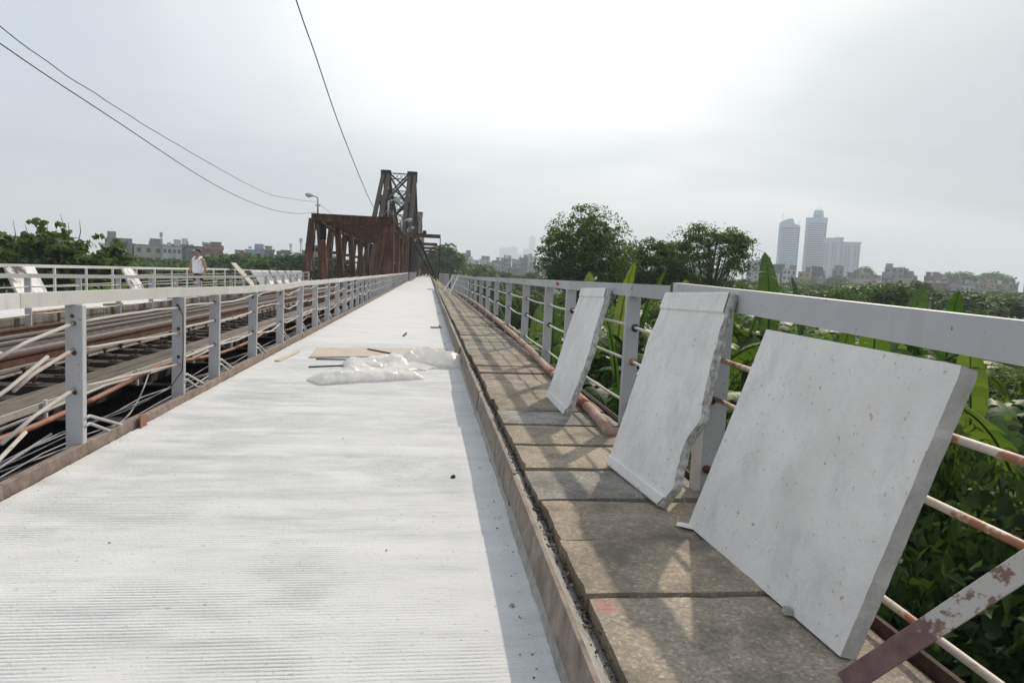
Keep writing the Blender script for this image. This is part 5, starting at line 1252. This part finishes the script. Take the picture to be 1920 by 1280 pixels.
# ------------------------------------------------------------------ houses
win = MB(); win.box(-.62, .62, -.06, 0, -.82, -.72).box(-.62, .62, -.06, 0, .72, .82).box(-.62, -.54, -.055, 0, -.72, .72).box(.54, .62, -.055, 0, -.72, .72).box(-.03, .03, -.05, 0, -.72, .72)
WIN_F = win.mesh('window', 'wall_white'); me_p = MB().box(-.54, .54, -.02, .02, -.72, .72).mesh('pane', 'glass_dark')
WIN = MB().box(-.55, .55, -.05, .05, -.72, .72).mesh('window', 'glass_dark')
def house(x, y, w, d, top_, mat, rg, label, group, floors=3, cols=3, roof='flat', z=GZ, win_z0=None, framed=False, balc=0, rz=None):
    rz = -atan2(x, y) if rz is None else rz
    T = thing('house', (x, y, z), label, 'house', group, rz); h = top_-z
    MB().box(-w/2, w/2, 0, d, 0, h).build('wall', mat, T, loc=(0, 0, 0))
    fh = 3.3
    for f_ in range(floors):
        zc_ = h-1.7-f_*fh
        for c in range(cols):
            if group and rg.random() < .3: continue
            o = link('window', WIN_F if framed else WIN, T); o.location = ((c+.5)/cols*w-w/2, -.01, zc_); q = min(1.2, w/cols*.55)*(1 if framed or not group else rg.uniform(.5, 1.1)); o.scale = (q, 1, 1.0 if framed or not group else rg.uniform(.55, 1.0))
            if framed:
                p_ = link('pane', me_p, o)
        if balc and f_ < balc: MB().box(-w/2+.2, w/2-.2, -1.0, -.01, zc_-1.35, zc_-1.2).box(-w/2+.2, w/2-.2, -1.0, -.92, zc_-1.2, zc_-.45).build('balcony', mat, T, loc=(0, 0, 0))
    if roof == 'flat':
        MB().box(-w/2-.15, w/2+.15, -.15, d+.15, h, h+.25).build('parapet', 'wall_grey', T, loc=(0, 0, 0))
        hw = w*rg.uniform(.3, .5); sx_ = rg.choice([-1, 1])*(w/2-hw/2-.2)
        MB().box(sx_-hw/2, sx_+hw/2, d*.4, d*.9, h+.25, h+2.6).build('stair_hut', rg.choice(['wall_grey', 'wall_white', mat]), T, loc=(0, 0, 0))
    else:
        m_ = {'red': 'tin_red', 'grey': 'tin_grey', 'green': 'tin_green'}[roof]
        hh = rg.uniform(.7, 1.5); fl = rg.random() < .5; e0, e1 = (.12, hh) if fl else (hh, .12)
        MB().hexa([(-w/2-.3, -.5, h), (w/2+.3, -.5, h), (w/2+.3, d+.4, h), (-w/2-.3, d+.4, h), (-w/2-.3, -.5, h+e0), (w/2+.3, -.5, h+e1), (w/2+.3, d+.4, h+e1), (-w/2-.3, d+.4, h+e0)]).build('tin_roof', m_, T, loc=(0, 0, 0))
    if group and rg.random() < .6:      # set-back upper room and lean-to at the front
        uw = w*rg.uniform(.35, .7); ux = rg.uniform(-.5, .5)*(w-uw); uh = rg.uniform(1.6, 3.0)
        MB().box(ux-uw/2, ux+uw/2, d*.35, d*.8, h+.02, h+uh).build('upper_room', rg.choice(['wall_grey', 'wall_dim', 'wall_cream', mat]), T, loc=(0, 0, 0))
        MB().box(ux-uw/2-.3, ux+uw/2+.3, d*.3, d*.85, h+uh, h+uh+.15).build('upper_roof', rg.choice(['tin_grey', 'tin_red', 'wall_dim']), T, loc=(0, 0, 0))
    if group and rg.random() < .5:
        lw = w*rg.uniform(.5, .9); lh = h*rg.uniform(.45, .8)
        MB().box(-lw/2, lw/2, -rg.uniform(1.0, 2.2), -.07, 0, lh).build('front_bay', rg.choice(['wall_grey', 'wall_dim', mat, 'wall_white']), T, loc=(0, 0, 0))
    if rg.random() < .5:
        tx_ = rg.uniform(-w*.3, w*.3); zt = h+.3 if roof == 'flat' else h+.05
        MB().tube([(tx_-.6, d*.25, zt+.75), (tx_+.6, d*.25, zt+.75)], .45, 10).box(tx_-.5, tx_-.4, d*.25-.3, d*.25+.3, zt, zt+.5).box(tx_+.4, tx_+.5, d*.25-.3, d*.25+.3, zt, zt+.5).build('water_tank', 'galvanised', T, loc=(0, 0, 0))
    return T
rg = random.Random(301)
# left town (about 260 m)
house(-90.7, 258, 6.2, 9, 5.7, 'wall_white', rg, 'white four-storey house with dark framed windows across the left flats', None, 3, 4, 'flat', framed=True)
house(-99.0, 259, 9.0, 10, 5.7, 'wall_cream', rg, 'pale cream block beside the white four-storey house', None, 2, 3, 'flat')
house(-110.0, 262, 8, 9, 7.6, 'wall_grey', rg, 'grey house with roof hut above the left trees', None, 2, 2, 'flat')
house(-105.0, 268, 6, 9, 5.0, 'wall_dim', rg, 'dim grey house behind the left trees', None, 2, 2, 'grey')
LH = [(-101, 275, 7, 7.4, 'grey', 'grey'), (-95, 278, 6, 8.0, 'dim', 'flat'), (-88, 274, 6, 7.2, 'grey', 'green'), (-83.5, 262, 5.5, 5.0, 'dim', 'red'), (-79, 266, 6.5, 6.6, 'brick', 'red'), (-74.5, 262, 4.5, 4.2, 'blue', 'grey'), (-84, 282, 7, 8.5, 'grey', 'grey'),
      (-71, 270, 6, 5.0, 'grey', 'red'), (-66.5, 275, 7, 7.2, 'blue', 'flat'), (-62.5, 278, 5, 6.8, 'grey', 'green'), (-58, 268, 5, 3.6, 'dim', 'grey'), (-54.5, 270, 6, 4.8, 'dim', 'flat'), (-47.8, 268, 8, 5.6, 'pink', 'flat'), (-42.5, 262, 5, 9.6, 'dim', 'green'), (-51, 290, 7, 6.0, 'grey', 'grey'), (-116, 270, 7, 6, 'cream', 'red'), (-37, 265, 5, 4, 'white', 'flat'), (-78, 255, 5, 3.2, 'white', 'grey')]
for x, y, w, zt, m_, rf_ in LH:
    house(x, y, w, 8, zt-1.2, 'wall_'+m_, rg, 'crowded town house among the roofs across the left flats', 'left town houses', 2, 2, rf_)
def mast(x, y, z0, zt, label, n=3):
    T = thing('antenna_mast', (x, y, z0), label, 'mast'); b = MB()
    for s in range(3): b.tube([(x+.5*cos(s*2.1), y+.5*sin(s*2.1), z0), (x+.2*cos(s*2.1), y+.2*sin(s*2.1), zt)], .07, 4)
    for k in range(8):
        z = z0+(zt-z0)*k/8; b.bar((x-.4, y, z), (x+.4, y, z+(zt-z0)/8), .05, .05)
    b.build('lattice', 'galvanised', T)
    for k in range(n): MB().box(x-.55+.4*k, x-.3+.4*k, y-.1, y+.1, zt-1.6, zt).build('antenna', 'galvanised', T)
mast(-95.8, 262, 5, 10.6, 'antenna mast on the roofs above the white house'); mast(-48, 268, 5.5, 11.2, 'forked antenna mast left of the rusty span'); mast(-53.0, 275, 4.8, 9.2, 'short antenna mast beside the forked one', 2); mast(-91, 275, 5, 8.2, 'small antenna mast right of the tall one', 2)
# town ahead right (about 520 m)
MH = [(28, 520, 7, 15.3, 'dim', 'flat', 'dark-topped tall house ahead of the footpath railing end'), (33, 515, 9, 10.5, 'white', 'flat', None), (42, 518, 8, 11.5, 'white', 'flat', None), (48, 512, 7, 9.2, 'cream', 'grey', None), (54, 522, 7, 11.0, 'grey', 'flat', None), (60, 525, 6, 13.4, 'grey', 'flat', None), (66, 520, 6, 12.5, 'blue', 'grey', None),
      (72, 522, 7, 14.2, 'grey', 'flat', None), (78, 518, 6, 15.2, 'white', 'flat', None), (86, 510, 9, 12.5, 'white', 'flat', None), (94, 515, 9, 12, 'cream', 'red', None), (22, 530, 6, 9, 'pink', 'flat', None), (17, 540, 6, 8, 'grey', 'flat', None), (46, 470, 8, 6.2, 'blue', 'grey', None), (58, 460, 12, 5.6, 'dim', 'grey', None), (40, 440, 12, 2.6, 'white', 'grey', None), (75, 455, 10, 6.0, 'grey', 'red', None), (68, 420, 7, 4.0, 'white', 'red', None), (86, 430, 9, 4.5, 'grey', 'grey', None), (104, 500, 9, 10, 'white', 'flat', None), (116, 495, 9, 9, 'cream', 'flat', None)]
for x, y, w, zt, m_, rf_, lab in MH:
    house(x, y, w, 9, zt, 'wall_'+m_, rg, lab or 'hazy town house beyond the end of the footpath railing', None if lab else 'hazy houses ahead right', 3, 3, rf_)
# town right (about 380 m)
house(209, 378, 7.4, 9, 11.4, 'wall_white', rg, 'white house with three rows of windows left below the glass towers', None, 3, 3, 'flat')
house(204, 384, 9, 9, 13.8, 'wall_dim', rg, 'grey block with overhanging roof beside the white house', None, 2, 2, 'grey')
house(191, 380, 13, 9, 15.4, 'wall_blue', rg, 'pale bluish block behind the banana leaf tips', None, 3, 4, 'flat')
house(279.5, 384, 10.3, 9, 15.6, 'wall_grey', rg, 'plain bluish grey block standing above the right town roofs', None, 2, 3, 'flat')
house(318.8, 372, 7.2, 8, 6.6, 'wall_white', rg, 'small white gabled house in front of the right town', None, 1, 3, 'flat')
house(339, 376, 8, 8, 5.2, 'wall_white', rg, 'low white house with three windows at the right of the town', None, 1, 3, 'red')
rg = random.Random(311); x = 216; k = 0
pal = ['white', 'cream', 'grey', 'brick', 'pink', 'blue', 'ochre', 'dim', 'grey', 'dim', 'cream']
while x < 395:
    w = rg.uniform(4.2, 7.5); y = 380+rg.uniform(-4, 10)
    base_t = 11.8 if x < 245 else (9.8 if x < 300 else 9.0)
    house(x+w/2, y, w, 9, base_t+rg.uniform(-1.8, 1.6), 'wall_'+rg.choice(pal), rg, 'crowded town house on the right skyline', 'right town skyline houses', 3, rg.choice([2, 2, 3]), rg.choice(['flat', 'flat', 'grey', 'red', 'grey', 'green']), balc=rg.choice([0, 0, 2]))
    x += w+.3
x = 180
while x < 390:
    w = rg.uniform(4.5, 8); y = 362+rg.uniform(-6, 6)
    if not (201 < x < 214 or 308 < x < 344): house(x+w/2, y, w, 8, rg.uniform(4.6, 8.4), 'wall_'+rg.choice(pal), rg, 'low town house in the front row of the right town', 'right town front houses', 2, 2, rg.choice(['flat', 'grey', 'red', 'grey']), balc=rg.choice([0, 1]))
    x += w+rg.uniform(1, 7)
for k, x in enumerate(np.arange(120, 182, 9.5)):
    house(x, 400+rg.uniform(-10, 10), rg.uniform(6, 9), 9, rg.uniform(8, 13), 'wall_'+rg.choice(pal), rg, 'town house glimpsed behind the two tall trees', 'houses behind the tall trees', 2, 2, rg.choice(['flat', 'grey']))

# ------------------------------------------------------------------ high-rise towers
def tower(x, y, w, d, zt, label, style, cat='tower'):
    T = thing('high_rise', (x, y, GZ), label, cat, None, -atan2(x, y)); h = zt-GZ
    glass = style in ('glass', 'slab')
    MB().box(-w/2, w/2, 0, d, 0, h).build('core', 'tower_glass' if glass else 'tower_white_hazed', T, loc=(0, 0, 0))
    fh = 3.75; n = int(h/fh)
    if glass:
        for k in range(4, n):
            MB().box(-w*.36, w*.44, -.9, -.02, k*fh, k*fh+1.7).build('floor_band', 'tower_white_hazed', T, loc=(0, 0, 0))
        MB().box(-w/2-.3, -w*.37, -.6, d*.5, 0, h).build('edge_pier', 'tower_white_hazed', T, loc=(0, 0, 0))
    else:
        cols_ = max(5, int(w/4.2))
        for c in range(cols_):
            xc = -w/2+(c+.5)*w/cols_
            if c % 3 == 2: continue
            b = MB()
            for k in range(6, n-1): b.box(xc-w/cols_*.30, xc+w/cols_*.30, -.15, .02, k*fh, k*fh+2.3)
            b.build('window_column', 'glass_dark', T, loc=(0, 0, 0))['kind'] = 'stuff'
        for k in range(6, n, 1): MB().box(-w/2-.35, w/2+.35, -.55, -.16, k*fh-.55, k*fh-.12).build('floor_ledge', 'tower_white_hazed', T, loc=(0, 0, 0))
        MB().box(-w/2-1.2, w/2+1.2, -1.2, d+1, h, h+1.4).build('cornice', 'tower_white_hazed', T, loc=(0, 0, 0))
    return T, h
T, h = tower(601, 1098, 33, 12, 101, 'glass tower with a sloping curved roof crown, left of the high-rise group', 'glass')
b = MB(); pr = [(-16.5, 0), (16.5, 0), (16.5, 3), (7.5, 6.0), (4.8, 14.5), (0, 14.8), (-7, 12.5), (-13, 9.5), (-16.5, 7)]; n = len(pr)
b.add([(p_[0], -.5, h+p_[1]) for p_ in pr]+[(p_[0], 11.5, h+p_[1]) for p_ in pr], [tuple(range(n)), tuple(range(2*n-1, n-1, -1))]+[(i, n+i, n+(i+1) % n, (i+1) % n) for i in range(n)])
b.build('roof_crown', 'tower_white_hazed', T, loc=(0, 0, 0)); MB().tube([(-12, 8, h+9), (-12, 8, h+24)], .5, 5).build('mast', 'galvanised', T, loc=(0, 0, 0))
MB().bar((12, 5, h+4), (15, 5, h+9), .6, .6).bar((12, 5, h+9), (19, 5, h+9.5), .5, .5).build('crane_arm', 'galvanised', T, loc=(0, 0, 0))
T, h = tower(652, 1104, 33, 16, 120, 'tallest banded glass tower with stepped top in the high-rise group', 'slab')
MB().tube([(2, 8, h-.2), (2, 8, h+6), (2, 8, h+13)], [8.5, 8.2, 7.2], 16).build('crown_drum', 'tower_white_hazed', T, True, loc=(0, 0, 0))
MB().box(-17.1, 17.1, -1.1, 16.4, h-9, h+.4).build('crown_band', 'tower_white_hazed', T, loc=(0, 0, 0))
for k in range(4): MB().tube([(-2+2.6*k, 8, h+13), (-2+2.6*k, 8, h+16+2*(k % 3))], .35, 5).build('antenna', 'galvanised', T, loc=(0, 0, 0))
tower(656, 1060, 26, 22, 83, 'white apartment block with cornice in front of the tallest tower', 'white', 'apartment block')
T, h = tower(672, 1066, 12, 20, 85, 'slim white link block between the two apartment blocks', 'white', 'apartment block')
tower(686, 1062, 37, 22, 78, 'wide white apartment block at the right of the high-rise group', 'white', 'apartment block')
def pale(x, w, zt, label, step=0):
    T = thing('high_rise', (x, 4000, GZ), label, 'tower', None, -atan2(x, 4000)); h = zt-GZ
    MB().box(-w/2, w/2, 0, 40, 0, h).build('core', 'tower_glass', T, loc=(0, 0, 0))
    for k in range(5): MB().box(-w/2+k*w/4-1, -w/2+k*w/4+1, -2, -.1, 0, h-4).build('fin', 'tower_white_hazed', T, loc=(0, 0, 0))
    MB().box(-w*.3, w*.3, 5, 35, h, h+6+step).build('roof_block', 'tower_white_hazed', T, loc=(0, 0, 0))
pale(132, 32, 158, 'faint hazy tower standing alone ahead of the bridge'); pale(440, 60, 150, 'faint hazy wide block on the skyline ahead'); pale(490, 48, 158, 'faint hazy block joined to the wide one ahead'); pale(565, 34, 152, 'faint hazy shoulder of the tallest distant tower'); pale(600, 34, 224, 'tallest faint hazy tower beside the dense round tree', 4); pale(530, 26, 120, 'lowest faint hazy block between the distant towers')

# ------------------------------------------------------------------ labels that single out look-alikes
ORD = 'first second third fourth fifth sixth seventh eighth ninth tenth eleventh twelfth thirteenth fourteenth fifteenth sixteenth seventeenth eighteenth nineteenth twentieth'.split()
ORD += ['twenty-'+w for w in ORD[:9]]+['thirtieth']+['thirty-'+w for w in ORD[:9]]
WALLN = {'wall_white': 'white', 'wall_cream': 'cream', 'wall_grey': 'grey', 'wall_brick': 'brick red', 'wall_pink': 'pinkish', 'wall_blue': 'bluish', 'wall_ochre': 'ochre', 'wall_dim': 'dark grey'}
ROOFN = {'tin_red': 'red tin roof', 'tin_grey': 'grey tin roof', 'tin_green': 'green tin roof'}
for grp, tail in (('left town houses', 'in the left town'), ('hazy houses ahead right', 'in the hazy houses ahead'), ('right town skyline houses', 'on the right skyline'), ('right town front houses', 'in the right front row'), ('houses behind the tall trees', 'behind the tall trees')):
    hs = sorted([o for o in C.objects if o.parent is None and o.get('group') == grp], key=lambda o: o.location.x/o.location.y)
    for i, o in enumerate(hs):
        wall = next(c for c in o.children if c.name.startswith('wall')); rf_ = [c for c in o.children if c.name.startswith('tin_roof')]
        o['label'] = '%s house with %s, %s from left %s' % (WALLN[wall.data.materials[0].name], ROOFN[rf_[0].data.materials[0].name] if rf_ else 'flat roof', ORD[i], tail)
for grp, txt in (('banana plants below the footpath', 'banana plant with torn leaves, %s from left behind the footpath railing'), ('row of boards on the far railing', 'white board on the far railing, %s from left before the rusty truss'),
                 ('banana plants behind the opposite railing', 'banana plant behind the opposite railing, %s from left beyond the walking man'), ('bracket frames down the bridge', 'dark bracket frame over the distant roadway, %s beyond the gantry')):
    hs = sorted([o for o in C.objects if o.parent is None and o.get('group') == grp], key=lambda o: o.location.y if 'bracket' in grp else o.location.x/o.location.y)
    for i, o in enumerate(hs): o['label'] = txt % ORD[i]

# ------------------------------------------------------------------ haze
hz = MB().box(-2600, 2600, -300, 7200, GZ-1.5, 250).mesh('haze', None)
m = bpy.data.materials.new('haze_air'); m.use_nodes = True; t = m.node_tree; t.nodes.clear()
pv = node(t, 'ShaderNodeVolumePrincipled', {'Color': (.84, .91, .985, 1), 'Density': .00047, 'Anisotropy': .1})
node(t, 'ShaderNodeOutputMaterial', {'Volume': pv.outputs[0]})
hz.materials.append(m); o = link('haze', hz); tag(o, 'pale humid haze filling the air over the river flats', 'haze', kind='stuff')
